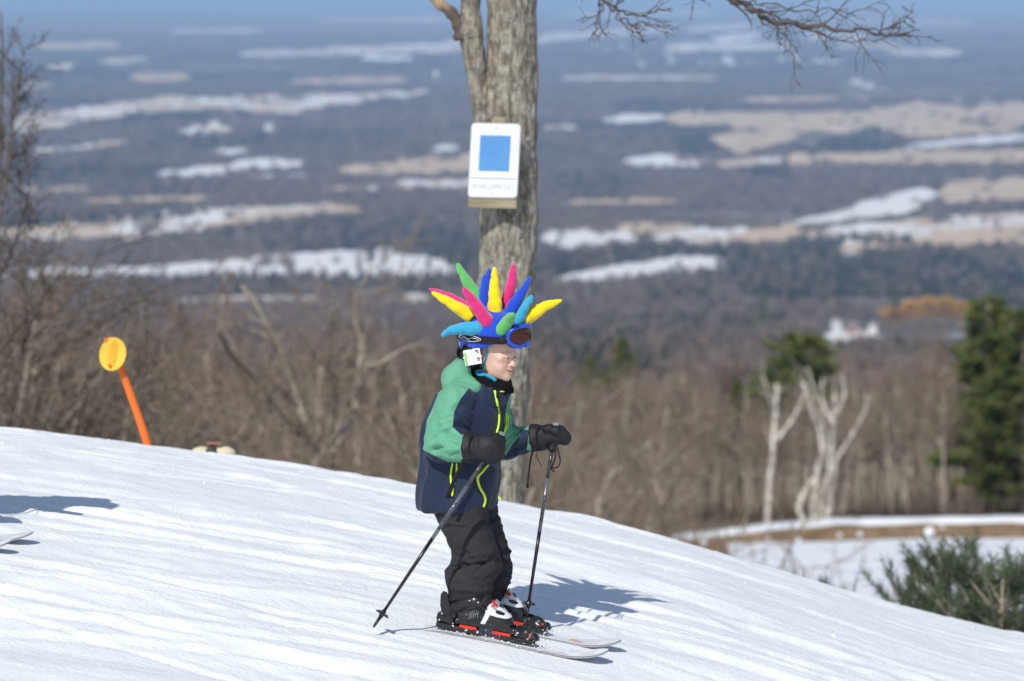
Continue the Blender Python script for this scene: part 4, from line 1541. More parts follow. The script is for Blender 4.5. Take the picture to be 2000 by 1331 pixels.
# ---- padded cushion half hidden behind the crest
M["pad_cream"] = mat("cream_padding", (0.66, 0.60, 0.42), 0.8, (0.58, 0.50, 0.34), 14, bump=.3, bscale=40)
M["pad_dark"] = mat("dark_strap", (0.06, 0.06, 0.065), 0.7)
M["pad_orange"] = mat("rust_band", (0.27, 0.14, 0.085), 0.8)
uq = 20.6 / 7500
pd = thing("padded_bundle", "cream padded bundle with a dark strap just behind the snow crest", "bundle", at(415, 905, 20.6))
for px_, w_ in ((394, 22), (437, 24)):
    V, F = ball(at(px_, 886, 20.6), (w_ * uq, .06, 14 * uq), 14, 9); obj("cushion", V, F, M["pad_cream"], pd)
V, F = box(at(413, 884, 20.57), (10 * uq, .06, 13 * uq), None, .35); obj("strap", V, F, M["pad_dark"], pd)
V, F = box(at(419, 866, 20.6), (15 * uq, .04, 2.2 * uq), None, .4); obj("band", V, F, M["pad_orange"], pd)
# ------------------------------------------------------------------ the young skier
FY = 15.0
U = FY / 7500.0
def fp(px, py, d=0.0):
    return at(px, py, FY + d)

SKIN = (0.72, 0.45, 0.345)
NAVY = (0.0125, 0.0215, 0.052)
GREEN = (0.115, 0.345, 0.215)
LIME = (0.62, 0.86, 0.04)
M["skin"] = mask_mat("child_skin", SKIN, [("blush", (0.72, 0.37, 0.29)), ("lip", (0.52, 0.19, 0.165)), ("brow", (0.48, 0.29, 0.20)), ("mouth", (0.16, 0.05, 0.045))], 0.5, bump=.12, bscale=400, width=.003, bdist=.001, spec=.35)
M["skin"].node_tree.nodes["Principled BSDF"].inputs["Subsurface Weight"].default_value = 0.15
M["skin"].node_tree.nodes["Principled BSDF"].inputs["Subsurface Radius"].default_value = (0.008, 0.003, 0.002)
M["eye"] = mask_mat("eye_white", (0.50, 0.45, 0.42), [("iris", (0.035, 0.028, 0.022))], 0.2, spec=.6, width=.0006)
M["jacket"] = mask_mat("jacket_cloth", NAVY, [("green", GREEN), ("hemline", (0.008, 0.014, 0.036))], 0.68, bump=.16, bscale=900, spec=.25, width=.0012, bdist=.0015, sheen=.1)
M["hood"] = mask_mat("hood_cloth", GREEN, [("seam", (0.05, 0.23, 0.125))], 0.68, bump=.16, bscale=900, spec=.25, width=.002, bdist=.0015, sheen=.1)
M["lime"] = mat("lime_zip_tape", LIME, 0.6)
M["trouser"] = mask_mat("ski_trouser_cloth", (0.030, 0.030, 0.033), [("seam", (0.013, 0.013, 0.014))], 0.78, bump=.2, bscale=700, spec=.15, width=.0015, bdist=.002)
M["mitten"] = mat("mitten_cloth", (0.0125, 0.0130, 0.0155), 0.62, (0.019, 0.0195, 0.0225), 30, bump=.3, bscale=500, bdist=.002, spec=.3)
M["gaiter"] = mat("black_fleece", (0.008, 0.008, 0.009), 0.95, bump=.35, bscale=500, bdist=.003, spec=.1)
M["cord"] = mat("black_webbing", (0.010, 0.010, 0.011), 0.8)

TA = math.radians(20)
tf, tr_ = A(math.cos(TA), -math.sin(TA), 0), A(-math.sin(TA), -math.cos(TA), 0)
HA = math.radians(30)
hf, hr = A(math.cos(HA), -math.sin(HA), -.03), A(-math.sin(HA), -math.cos(HA), 0)
hf = unit(hf); hz_ = unit(np.cross(hr, hf)); hz_ = hz_ if hz_[2] > 0 else -hz_
HR = np.stack([hf, hr, hz_], 1).astype(np.float32)
HB = fp(999, 697, -.045)          # bridge of the nose
HC = fp(957, 648, 0.0)            # middle of the helmet
foot = A(-.10, 15.0, float(base(-.10, 15.0)))
person = thing("person", "child skier in a navy and green jacket gliding right with two ski poles", "person", foot)

fz_ = unit(np.cross(hr, unit(hf - A(0, 0, .12)))); fz_ = fz_ if fz_[2] > 0 else -fz_
FR = np.stack([unit(hf - A(0, 0, .12)), hr, fz_], 1).astype(np.float32)      # the face looks a little down the hill
def hl(p):
    return ((p - HB.astype(np.float32)) @ FR).astype(np.float32)
def B3(q, c, r):
    return np.sqrt(((q - np.asarray(c, np.float32)) ** 2).sum(1)) - r
LIPS = [(-.016, -.026, -.0495), (-.0045, -.013, -.0550), (.004, 0, -.0580), (-.0045, .013, -.0550), (-.016, .026, -.0495)]
def lipcurve(q, dz, r, back=0.0):
    pts = LIPS
    d = None
    for k in range(4):
        a, b = pts[k], pts[k + 1]
        ra, rb = (r * (.35, .9, 1, .9, .35)[k], r * (.35, .9, 1, .9, .35)[k + 1])
        c = cap(q, (a[0] - back, a[1], a[2] + dz * (.1, .9, 1, .9, .1)[k]), (b[0] - back, b[1], b[2] + dz * (.1, .9, 1, .9, .1)[k + 1]), ra, rb)
        d = c if d is None else np.minimum(d, c)
    return d
def face_base(q):
    d = ell(q, (-.088, 0, .028), (.090, .072, .088))
    d = smin(d, ell(q, (-.050, 0, -.038), (.048, .054, .066)), .025)
    d = smin(d, ell(q, (-.042, 0, -.070), (.043, .041, .030)), .02)
    d = smin(d, B3(q, (-.016, 0, -.088), .0165), .022)
    for s in (-1, 1):
        d = smin(d, B3(q, (-.030, s * .029, -.040), .025), .018)
    d = smin(d, cap(q, (-.010, -.028, .010), (-.010, .028, .010), .0115), .014)
    for s in (-1, 1):
        d = smax(d, -B3(q, (.008, s * .029, -.004), .0125), .010)
        d = smin(d, B3(q, (-.022, s * .047, -.006), .012), .02)
    d = smin(d, cap(q, (-.006, 0, 0), (.0135, 0, -.029), .0062, .0092), .008)
    for s in (-1, 1):
        d = smin(d, B3(q, (.004, s * .0092, -.0325), .0066), .005)
        d = smax(d, -B3(q, (.0085, s * .0055, -.0395), .0028), .003)
    d = smin(d, cap(q, (-.010, 0, -.040), (-.006, 0, -.058), .012, .013), .012)
    return d
_lx = np.linspace(-.06, .03, 181)
for _k in range(5):
    _v = face_base(np.stack([_lx, 0 * _lx + LIPS[_k][1], 0 * _lx + LIPS[_k][2]], 1).astype(np.float32))
    LIPS[_k] = (float(_lx[np.where(_v < 0)[0].max()]) - (.0006 if abs(LIPS[_k][1]) < .02 else .001), LIPS[_k][1], LIPS[_k][2])
def head_sdf(p):
    q = hl(p)
    d = face_base(q)
    d = smin(d, lipcurve(q, .0042, .0046), .003)
    d = smin(d, lipcurve(q, -.0056, .0052), .003)
    d = smax(d, -lipcurve(q, -.0006, .0026, -.002), .0015)
    for s in (-1, 1):            # smile crease beside the mouth and lids
        d = smax(d, -cap(q, (-.004, s * .018, -.037), (-.016, s * .029, -.052), .0022), .005)
        lid = np.maximum(B3(q, (-.009, s * .029, -.004), .0136), -(q[:, 2] + .0032))
        low = np.maximum(B3(q, (-.009, s * .029, -.004), .0134), (q[:, 2] + .0078))
        d = smin(d, np.minimum(lid, low), .0025)
    d = smin(d, cap(q, (-.085, 0, -.06), (-.100, 0, -.19), .047, .050), .03)
    return d

lo_ = HB + A(-.22, -.13, -.21); hi_ = HB + A(.06, .16, .12)
Vh_, Fh_ = nets(head_sdf, lo_, hi_, .0021)
q_ = hl(Vh_.astype(np.float32))
# the rest of the body, hidden by the clothes, coarser
J = dict(nk=fp(945, 760), ch=fp(918, 800), pel=fp(900, 975, .02),
         shr=fp(893, 790, -.125), elr=fp(868, 866, -.16), wrr=fp(918, 873, -.25), hdr=fp(950, 876, -.27),
         shl=fp(955, 788, .13), ell_=fp(983, 866, .16), wrl=fp(1040, 857, .12), hdl=fp(1075, 850, .11),
         hpr=fp(896, 990, -.06), knr=fp(932, 1085, -.10), anr=fp(918, 1192, -.11), tor=fp(962, 1222, -.12),
         hpl=fp(922, 990, .06), knl=fp(957, 1078, .09), anl=fp(955, 1172, .09), tol=fp(995, 1200, .085))
def body_sdf(p):
    d = cap(p, J["nk"], J["ch"], .05, .09)
    d = smin(d, cap(p, J["ch"], J["pel"], .10, .09), .04)
    for a, b, ra, rb in (("shr", "elr", .040, .034), ("elr", "wrr", .034, .025), ("wrr", "hdr", .022, .028), ("shl", "ell_", .040, .034), ("ell_", "wrl", .034, .025), ("wrl", "hdl", .022, .028),
                         ("hpr", "knr", .062, .040), ("knr", "anr", .040, .026), ("anr", "tor", .024, .012), ("hpl", "knl", .058, .038), ("knl", "anl", .038, .025), ("anl", "tol", .024, .012)):
        d = smin(d, cap(p, J[a], J[b], ra, rb), .02)
    d = smin(d, cap(p, J["shr"], J["shl"], .05), .04)
    return d
Vb_, Fb_ = nets(body_sdf, foot + A(-.16, -.38, -.05), foot + A(.42, .32, 1.06), .012)
bo = obj("body", np.concatenate([Vh_, Vb_]), [np.concatenate([Fh_[0], Fb_[0] + len(Vh_)])], M["skin"], person)
nb_ = len(Vb_)
big = np.full(nb_, 1.0)
lipd = np.minimum(lipcurve(q_, .0040, .0050), lipcurve(q_, -.0056, .0056)) + .001
lipd = np.where(np.abs(q_[:, 1]) < .025, lipd, 1)
browd = np.minimum(*[cap(q_, (.0, s * .014, .0165), (-.018, s * .042, .0150), .0034) for s in (-1, 1)])
blush = np.minimum(*[B3(q_, (-.012, s * .034, -.036), .016) for s in (-1, 1)])
blush = np.minimum(blush, B3(q_, (.016, 0, -.028), .008))
mouthd = np.maximum(lipcurve(q_, -.0006, .0027, .0005), -q_[:, 0] - .024)
lash = np.minimum(*[np.maximum(np.abs(q_[:, 2] + .0030) - .0013, np.abs(B3(q_, (-.009, s * .029, -.004), .0136)) - .0022) for s in (-1, 1)])
lash = np.where(q_[:, 0] > -.012, lash, 1.0)
mouthd = np.minimum(mouthd, lash)
mouthd = np.minimum(mouthd, np.minimum(*[B3(q_, (.0085, s * .0055, -.0395), .0032) for s in (-1, 1)]))
for nm, d_ in (("lip", lipd), ("brow", browd - .001), ("blush", blush), ("mouth", mouthd)):
    set_attr(bo, nm, np.concatenate([d_, big]))
for s in (-1, 1):
    V, F = ball((0, 0, 0), .0118, 20, 14)
    P_ = V.copy()
    V = HB + (V + A(-.009, s * .029, -.004)) @ FR.T.astype(float)
    e = obj("eye", V, F, M["eye"], person)
    set_attr(e, "iris", np.linalg.norm(P_ - unit(A(1, -.12, -.15)) * .0118, axis=1) - .0098)
M["teeth"] = mat("tooth_enamel", (0.62, 0.58, 0.52), 0.3)
V, F = tube([HB + FR.astype(float) @ A(*c) for c in [(LIPS[2][0] - .0035 - (1 if abs(t_) else 0) * .000 - 18 * t_ * t_, t_, -.0578 + 9 * t_ * t_) for t_ in (-.013, -.006, 0, .006, .013)]], .0020, 6)
obj("teeth", V, F, M["teeth"], person)

# ---- jacket
_ty = np.array([738, 752, 775, 810, 860, 920, 975, 996.0])
_rx = np.array([.045, .075, .115, .140, .152, .156, .148, .143])
_ry = np.array([.055, .105, .140, .155, .155, .155, .158, .158])
_cx = np.array([934, 926, 914, 908, 898, 895, 890, 889.0])
_tz = np.array([fp(900, y)[2] for y in _ty])[::-1]
def torso_sdf(p):
    z = p[:, 2]
    rx = np.interp(z, _tz, _rx[::-1]); ry = np.interp(z, _tz, _ry[::-1])
    cx = (np.interp(z, _tz, _cx[::-1]) - 1000) * U
    dx, dy = p[:, 0] - cx, p[:, 1] - FY
    a = dx * tf[0] + dy * tf[1]; b = dx * tr_[0] + dy * tr_[1]
    k = (np.abs(a / rx) ** 2.3 + np.abs(b / ry) ** 2.3) ** (1 / 2.3)
    d = (k - 1) * np.minimum(rx, ry) * .95
    return np.maximum(d, z - _tz[-1])
def arm_r(p):
    return smin(cap(p, fp(893, 786, -.125), fp(864, 866, -.165), .070, .062), cap(p, fp(864, 868, -.165), fp(916, 874, -.255), .062, .050), .02)
def arm_l(p):
    return smin(cap(p, fp(958, 786, .115), fp(985, 862, .16), .068, .058), cap(p, fp(985, 864, .16), fp(1042, 857, .12), .058, .046), .02)
CO = fp(956, 765, -.005)
def collar(p):
    q = (p - CO.astype(np.float32))
    a = q @ hf.astype(np.float32); b = q @ hr.astype(np.float32); z = q[:, 2] + .28 * a
    k = (np.sqrt((a / .078) ** 2 + (b / .080) ** 2) - 1) * .078
    return np.maximum(np.abs(k) - .0075, np.abs(z) - .028) - .003
def jacket_sdf(p):
    d = torso_sdf(p)
    d = smin(d, smin(arm_r(p), arm_l(p), .01), .022)
    d = smin(d, collar(p), .012)
    # hem: slightly gathered, flat bottom
    zb = np.float32(fp(890, 990)[2]) + .06 * (p[:, 0] + .2) * 0.25
    return smax(d, zb - p[:, 2], .012)
lo_ = A(fp(800, 900)[0], FY - .34, fp(900, 1004)[2]); hi_ = A(fp(1066, 900)[0], FY + .25, fp(900, 728)[2])
V, F = nets(jacket_sdf, lo_, hi_, .0056)
N_ = vnormals(V, F)
armw = np.exp(-np.clip(np.minimum(arm_r(V.astype(np.float32)), arm_l(V.astype(np.float32))), 0, 1) / .012)
lx, ly, lz = (V[:, 0] - foot[0]), V[:, 1] - FY, V[:, 2]
soft = fbm(np.stack([lx * 7 + lz * 3, ly * 7, lz * 5 + lx * 4], -1), 2) - .5
crease = 1 - np.abs(2 * fbm(np.stack([lx * 15 + lz * 12, ly * 15, lz * 27 - lx * 15], -1), 2) - 1) * 2.0
elb = np.exp(-(np.linalg.norm(V - fp(868, 860, -.19), axis=1) / .075) ** 2) + np.exp(-(np.linalg.norm(V - fp(990, 862, .14), axis=1) / .07) ** 2)
drape = 1 - np.abs(2 * fbm(np.stack([lx * 15 + 20, ly * 15, lz * 6 - lx * 9], -1), 2) - 1) * 2
V = V + N_ * (.014 * soft + .0075 * np.clip(crease, -1, 1) * (armw * 1.1 + 1.2 * np.clip(elb, 0, 1)) + .012 * np.clip(drape, -1, 1) * (1 - armw))[:, None]
# creases where the sleeve folds at the elbow
for (a, b), dep in ((((874, 846), (900, 858)), .010), (((850, 880), (892, 868)), .009), (((862, 858), (898, 872)), .006), (((880, 892), (905, 880)), .006)):
    A0, B0 = np.array(a), np.array(b)
    px_, py_ = pix(V)
    W2 = np.stack([px_, py_], 1) - A0
    e = (B0 - A0).astype(float)
    t = np.clip((W2 @ e) / (e @ e), 0, 1)
    dist = np.linalg.norm(W2 - t[:, None] * e, axis=1)
    V = V - N_ * (dep * np.exp(-(dist / 3.2) ** 2) * np.clip(-N_[:, 1] * 2, 0, 1) * armw)[:, None]
jk = obj("jacket", V, F, M["jacket"], person)
px_, py_ = pix(V)
PP = np.stack([px_, py_], 1)
facing = N_[:, 1] < .45
gs = poly_sd(PP, [(930, 732), (895, 738), (862, 752), (846, 795), (828, 834), (824, 878), (850, 891), (876, 903), (899, 904), (915, 903), (918, 844), (901, 850), (884, 834), (887, 805), (899, 780), (918, 756), (925, 745)]) * U
gs = np.where((V[:, 1] < FY - .02) & (arm_r(V.astype(np.float32)) < .05), gs, 1.0)
fpn = poly_sd(PP, [(1004, 768), (1016, 800), (1016, 850), (1000, 870), (986, 893), (983.5, 860), (985, 820), (990, 792), (997, 770)]) * U
fpn = np.where((V[:, 1] < FY + .12) & (arm_l(V.astype(np.float32)) > -.2), fpn, 1.0)
st1 = poly_sd(PP, [(1000, 838), (1010, 825), (1036, 825), (1040, 846), (1030, 840), (1014, 839)]) * U
st2 = poly_sd(PP, [(1033, 846), (1050, 842), (1050, 882), (1029, 880)]) * U
far_ = np.where(V[:, 1] > FY + .05, np.minimum(st1, st2), 1.0)
# the far sleeve, away from the camera, is green on its outer half like the near one
outer = np.where((V[:, 1] > FY + .13), -(V[:, 1] - FY - .175) * 1.0, 1.0)
outer = np.where((arm_l(V.astype(np.float32)) < .02) & (N_[:, 1] > .3), outer, 1.0)
set_attr(jk, "green", np.minimum(np.minimum(gs, fpn), np.minimum(far_, outer)))
hem = np.abs(V[:, 2] - (np.float32(fp(890, 979)[2]) + .06 * (V[:, 0] + .2) * .25)) - .0012
set_attr(jk, "hemline", np.where(armw < .3, hem, 1.0))

def on(fn, pts, off=.0025, Y0=FY - .5, Y1=FY + .3):
    r = []
    for a, b in pts:
        h = jacket_hit(a, b) if fn is jacket_surface else trace(fn, a, b, Y0, Y1)
        if h is None: continue
        r.append(h)
    r = np.array(r)
    from_cam = r / np.linalg.norm(r, axis=1)[:, None]
    return r - from_cam * off
_KD = None
from mathutils.bvhtree import BVHTree
_bvh = BVHTree.FromPolygons([tuple(v) for v in V], [tuple(int(i) for i in f) for f in F[0]])
def jacket_hit(a, b):
    d = Vector(unit(at(a, b, FY)))
    h = _bvh.ray_cast(Vector((0, 0, 0)), d)
    return None if h[0] is None else np.array(h[0])
def jacket_surface(p):
    return jacket_sdf(p) - .004
def zip_line(name, pts, w, matl, n=26, off=.003, par=None, teeth=True):
    P2 = curve([(a, b, 0) for a, b in pts], n)[:, :2]
    P = on(jacket_surface, P2, off)
    if len(P) < 3: return None
    o = obj(name, *tube(P, w, 6, up=A(0, 1, 0)), matl, par or jk)
    return o
def rel(o, name, V, F, matl):
    return obj(name, V, F, matl, o)
zp = zip_line("zip", [(966, 763), (970, 782), (974.5, 808), (974, 828), (970, 846), (967, 856)], .0052, M["lime"])
zip_line("zip", [(954, 908), (942, 922), (933, 934), (937, 952), (945, 966), (948, 978), (944, 991)], .0052, M["lime"])
zip_line("pocket_zip", [(989.5, 806), (988.5, 826), (984, 846)], .0032, M["lime"])
zip_line("pocket_zip", [(992.5, 810), (991.5, 828), (985.5, 846)], .0026, M["lime"])
zip_line("pocket_zip", [(884, 905), (880.5, 925), (881, 946)], .0042, M["lime"])
zip_line("pocket_zip", [(892, 905), (891, 930), (887, 947)], .0036, M["lime"])
zip_line("collar_piping", [(977, 765), (988, 765.5), (1000, 765)], .0030, M["lime"], off=.004)
for pts, w in (([(884, 950), (883, 969)], .0055), ([(973.5, 970), (979, 976.5)], .0040)):
    a, b = pts
    s0 = jacket_hit(*a)
    s0 = fp(*a, -.14) if s0 is None else s0
    s1 = at(b[0], b[1], s0[1] - .004)
    rel(jk, "zip_pull", *tube(curve([s0 - A(0, .006, 0), s1 - A(0, .006, 0)], 5), [w * .7, w, w, w, w * .7], 6), M["lime"])
h0 = jacket_hit(968, 768)
V, F = box(h0 - A(0, .007, 0) + A(.006, 0, -.008), (.004, .003, .011), None, .3); rel(jk, "zip_pull", V, F, M["cord"])

def hood_sdf(p):
    d = cap(p, fp(890, 740, -.055), fp(890, 738, .06), .050)
    d = smin(d, cap(p, fp(890, 740, -.06), fp(926, 758, -.090), .048, .026), .02)
    d = smin(d, cap(p, fp(900, 722, -.055), fp(902, 718, .05), .038), .02)
    d = smin(d, cap(p, fp(890, 738, .06), fp(945, 750, .09), .048, .026), .02)
    d = smin(d, cap(p, fp(880, 752, -.10), fp(915, 764, -.115), .030, .018), .02)
    c = ell(p, fp(936, 716, 0), (.055, .075, .05))
    return smax(d, -c, .012)
V, F = nets(hood_sdf, fp(845, 800, 0) + A(0, -.22, 0), fp(965, 685, 0) + A(0, .22, 0), .005)
N_ = vnormals(V, F)
px_, py_ = pix(V)
fold = 1 - np.abs(2 * fbm(np.stack([V[:, 0] * 14 + V[:, 2] * 9, V[:, 1] * 10, V[:, 2] * 16 - V[:, 0] * 14], -1), 2) - 1) * 2
V = V + N_ * (.0045 * np.clip(fold, -1, 1))[:, None]
ho = obj("hood", V, F, M["hood"], jk)
set_attr(ho, "seam", np.where(N_[:, 1] < 0, np.abs((py_ - np.interp(px_, [860, 880, 905, 935], [757, 747, 747, 757])) * U) - .0012, 1.0))

GC = fp(957, 747, .0)
def gaiter_sdf(p):
    q = ((p - GC.astype(np.float32)) @ HR)
    a, b, z = q[:, 0], q[:, 1], q[:, 2] + .42 * q[:, 0] - .012
    rr = np.sqrt((a / 1.05) ** 2 + b * b) + 1e-6
    d = np.sqrt((rr - .067) ** 2 + (z * .62) ** 2) - .0225
    d = smin(d, np.sqrt((rr - .072) ** 2 + ((z + .016) * .8) ** 2) - .020, .01)
    back = np.abs(np.sqrt(((a + .02) / 1.0) ** 2 + (b / .95) ** 2) - .080) - .010
    back = np.maximum(np.maximum(back, a + .01), np.maximum(z - .055, -.05 - z))
    d = smin(d, back, .012)
    cutz = -((p[:, 2] - np.float32(GC[2])) + .022 + .24 * a)
    return smax(d, cutz, .008)
V, F = nets(gaiter_sdf, GC - .14, GC + .14, .0045)
N_ = vnormals(V, F)
V = V + N_ * (.004 * (fbm(V * A(18, 18, 40), 2) - .5) * 2)[:, None]
obj("neck_gaiter", V, F, M["gaiter"], person)

# ---- trousers
def leg_r(p):
    d = cap(p, fp(897, 985, -.055), fp(930, 1086, -.10), .104, .084)
    d = smin(d, cap(p, fp(930, 1088, -.10), fp(918, 1140, -.108), .084, .078), .02)
    return smin(d, cap(p, fp(918, 1140, -.108), fp(920, 1215, -.115), .079, .074), .02)
def leg_l(p):
    d = cap(p, fp(922, 985, .06), fp(955, 1080, .09), .100, .076)
    d = smin(d, cap(p, fp(955, 1080, .09), fp(954, 1130, .09), .076, .070), .02)
    return smin(d, cap(p, fp(954, 1130, .09), fp(957, 1195, .09), .071, .066), .02)
def trouser_sdf(p):
    d = smin(leg_r(p), leg_l(p), .012)
    zcut = np.where(p[:, 1] < FY - .0, np.float32(fp(920, 1207, -.115)[2]), np.float32(fp(957, 1187, .09)[2]))
    return smax(d, zcut - p[:, 2], .01)
V, F = nets(trouser_sdf, A(fp(815, 900)[0], FY - .27, fp(900, 1222)[2] - .02), A(fp(1010, 900)[0], FY + .23, fp(900, 950)[2]), .0056)
N_ = vnormals(V, F)
px_, py_ = pix(V)
kw = .35 + .9 * np.exp(-((py_ - 1112) / 34.) ** 2) + .75 * np.exp(-((py_ - 1185) / 22.) ** 2)
lx, ly, lz = V[:, 0] - foot[0], V[:, 1] - FY, V[:, 2]
w1 = fbm(np.stack([lx * 4, ly * 4, lz * 4], -1), 2) - .5
f1 = 1 - np.abs(2 * fbm(np.stack([lx * 6 + 3 * w1, ly * 6, lz * 19 + lx * 7 + w1 * 6], -1), 2) - 1) * 2.1
f2 = 1 - np.abs(2 * fbm(np.stack([lx * 14, ly * 14, lz * 34 - lx * 16 + 9 + w1 * 5], -1), 2) - 1) * 2.0
V = V + N_ * (kw * (.018 * np.clip(f1, -1, 1) + .009 * np.clip(f2, -1, 1)) - .004 + .012 * w1)[:, None]
for (a, b), dep, wd in ((((886, 1109), (950, 1103)), .020, 4.0), (((888, 1096), (925, 1112)), .010, 3.0), (((890, 1140), (945, 1148)), .008, 3.0), (((925, 1120), (965, 1096)), .012, 3.2), (((884, 1178), (945, 1168)), .008, 3.0), (((872, 1028), (955, 1035)), .003, 1.6)):
    A0, B0 = np.array(a, float), np.array(b, float)
    W2 = np.stack([px_, py_], 1) - A0
    e = B0 - A0
    t = np.clip((W2 @ e) / (e @ e), 0, 1)
    dist = np.linalg.norm(W2 - t[:, None] * e, axis=1)
    V = V - N_ * (dep * np.exp(-(dist / wd) ** 2) * np.clip(-N_[:, 1] * 2, 0, 1) * (V[:, 1] < FY))[:, None]
tro = obj("trousers", V, F, M["trouser"], person)
s1 = np.abs(py_ - np.interp(px_, [868, 900, 955], [1029, 1028, 1035])) * U - .0008
s2 = np.abs(px_ - np.interp(py_, [990, 1060, 1110, 1200], [905, 930, 935, 925])) * U - .0006
set_attr(tro, "seam", np.where((N_[:, 1] < 0) & (V[:, 1] < FY), s1, 1.0))

# ---- mittens
def mit_r(p):
    d = ell(p, fp(952, 875, -.275), (.063, .050, .056))
    d = smin(d, cap(p, fp(925, 876, -.265), fp(950, 877, -.272), .038, .044), .012)
    d = smin(d, cap(p, fp(972, 862, -.268), fp(968, 890, -.276), .029, .027), .014)      # folded fingers
    d = smin(d, cap(p, fp(960, 858, -.235), fp(975, 862, -.235), .019, .016), .01)       # thumb on the far side of the grip
    cuff = cap(p, fp(911, 874, -.252), fp(924, 876, -.262), .061, .055)
    cuff = smax(cuff, -((p - fp(910, 874, -.25).astype(np.float32)) @ unit(fp(949, 876, -.275) - fp(910, 874, -.25)).astype(np.float32)), .006)
    d = smin(d, cuff, .006)
    return smax(d, -cap(p, fp(900, 873, -.24), fp(912, 874, -.252), .052), .004)
def mit_l(p):
    d = ell(p, fp(1077, 851, .10), (.048, .042, .040))
    d = smin(d, cap(p, fp(1058, 853, .11), fp(1076, 850, .10), .040, .038), .012)
    d = smin(d, cap(p, fp(1092, 846, .085), fp(1103, 856, .095), .030, .026), .012)      # curled fingers
    d = smin(d, cap(p, fp(1070, 838, .07), fp(1086, 843, .06), .019, .016), .008)        # thumb over the grip
    cuff = cap(p, fp(1043, 856, .12), fp(1056, 855, .112), .055, .050)
    cuff = smax(cuff, -((p - fp(1040, 856, .12).astype(np.float32)) @ unit(fp(1077, 851, .10) - fp(1040, 856, .12)).astype(np.float32)), .006)
    d = smin(d, cuff, .005)
    return smax(d, -cap(p, fp(1030, 857, .125), fp(1042, 856, .12), .047), .004)
for fn, c in ((mit_r, fp(945, 876, -.27)), (mit_l, fp(1075, 852, .10))):
    V, F = nets(fn, c - A(.11, .09, .09), c + A(.11, .09, .09), .0032)
    N_ = vnormals(V, F)
    w = 1 - np.abs(2 * fbm(np.stack([V[:, 0] * 22 + V[:, 2] * 12, V[:, 1] * 16, V[:, 2] * 20 - V[:, 0] * 18], -1), 2) - 1) * 2
    V = V + N_ * (.0038 * np.clip(w, -1, 1))[:, None]
    mt_ = obj("mitten", V, F, M["mitten"], person)
    if fn is mit_r:
        rel(mt_, "cuff_strap", *tube(curve([fp(922, 848, -.30), fp(917, 862, -.318), fp(916, 880, -.318), fp(921, 900, -.30)], 12), .004, 6, up=A(1, 0, 0)), M["cord"])
        rel(mt_, "leash", *tube(curve([fp(905, 898, -.27), fp(895, 920, -.275), fp(884, 946, -.27), fp(874, 973, -.265)], 14), np.linspace(.0045, .011, 14), 6, flat=.35, up=A(0, 1, 0)), M["cord"])
    else:
        rel(mt_, "cuff_strap", *tube(curve([fp(1052, 832, .07), fp(1048, 845, .062), fp(1049, 865, .066), fp(1053, 880, .08)], 12), .004, 6, up=A(1, 0, 0)), M["cord"])
        rel(mt_, "leash", *tube(curve([fp(1041, 878, .10), fp(1036, 900, .10), fp(1032, 930, .10), fp(1030, 953, .10)], 14), np.interp(np.linspace(0, 1, 14), [0, .5, .9, 1], [.0055, .004, .0035, .007]), 6, flat=.5, up=A(0, 1, 0)), M["cord"])
        rel(mt_, "drawcord", *tube(curve([fp(1049, 880, .10), fp(1048, 892, .10), fp(1055, 905, .10), fp(1057, 911, .10)], 12), .0014, 5), M["cord"])

# ---- helmet with its fleece spikes
BLUE = (0.010, 0.062, 0.52)
def fleece(name, c):
    return mat(name, c, 0.9, tuple(min(1, k * 1.12 + .004) for k in c), 160, bump=.6, bscale=500, bdist=.004, spec=.1, sheen=.5)
M["f_blue"] = fleece("blue_fleece", BLUE)
M["f_yellow"] = fleece("yellow_fleece", (0.92, 0.64, 0.004))
M["f_pink"] = fleece("pink_fleece", (0.70, 0.022, 0.185))
M["f_green"] = fleece("green_fleece", (0.095, 0.42, 0.095))
M["f_teal"] = fleece("teal_fleece", (0.035, 0.34, 0.55))
M["flap"] = mat("black_ear_padding", (0.014, 0.014, 0.016), 0.8, bump=.3, bscale=200, bdist=.003)
M["teal_strap"] = mat("teal_webbing", (0.012, 0.30, 0.50), 0.6)
helmet = thing("helmet", "blue cloth covered ski helmet with stuffed rainbow spikes on the child's head", "helmet", HC - A(0, 0, .09))
def helm_out(q):
    rz = np.where(q[:, 2] > 0, .100, .165)
    r = np.stack([np.full(len(q), .135), np.full(len(q), .108), rz], 1).astype(np.float32)
    k0 = np.sqrt(((q / r) ** 2).sum(1)); k1 = np.sqrt(((q / (r * r)) ** 2).sum(1)) + 1e-9
    return k0 * (k0 - 1) / k1
def helm_sdf(p):
    q = (p - HC.astype(np.float32)) @ HR
    o = helm_out(q)
    zcut = np.interp(q[:, 0], [-.14, -.05, -.02, 0, .05, .09, .13], [-.105, -.100, -.086, -.068, -.046, -.034, -.022])
    return smax(np.maximum(o, -(o + .013)), zcut - q[:, 2], .008)
V, F = nets(helm_sdf, HC - A(.15, .15, .12), HC + A(.15, .15, .12), .0042)
N_ = vnormals(V, F)
V = V + N_ * (.0022 * (fbm(V * A(16, 16, 24), 2) - .5) * 2)[:, None]
obj("shell", V, F, M["f_blue"], helmet)
def flap_sdf(p):
    q = (p - HC.astype(np.float32)) @ HR
    d = 1e3
    for s in (-1, 1):
        d = np.minimum(d, smin(ell(q, (-.035, s * .083, -.085), (.046, .017, .052)), ell(q, (-.055, s * .078, -.12), (.035, .016, .040)), .02))
    d = np.minimum(d, ell(q, (-.105, 0, -.085), (.02, .07, .04)))
    return d
V, F = nets(flap_sdf, HC - A(.15, .15, .20), HC + A(.10, .15, .02), .005)
obj("ear_flap", V, F, M["flap"], helmet)

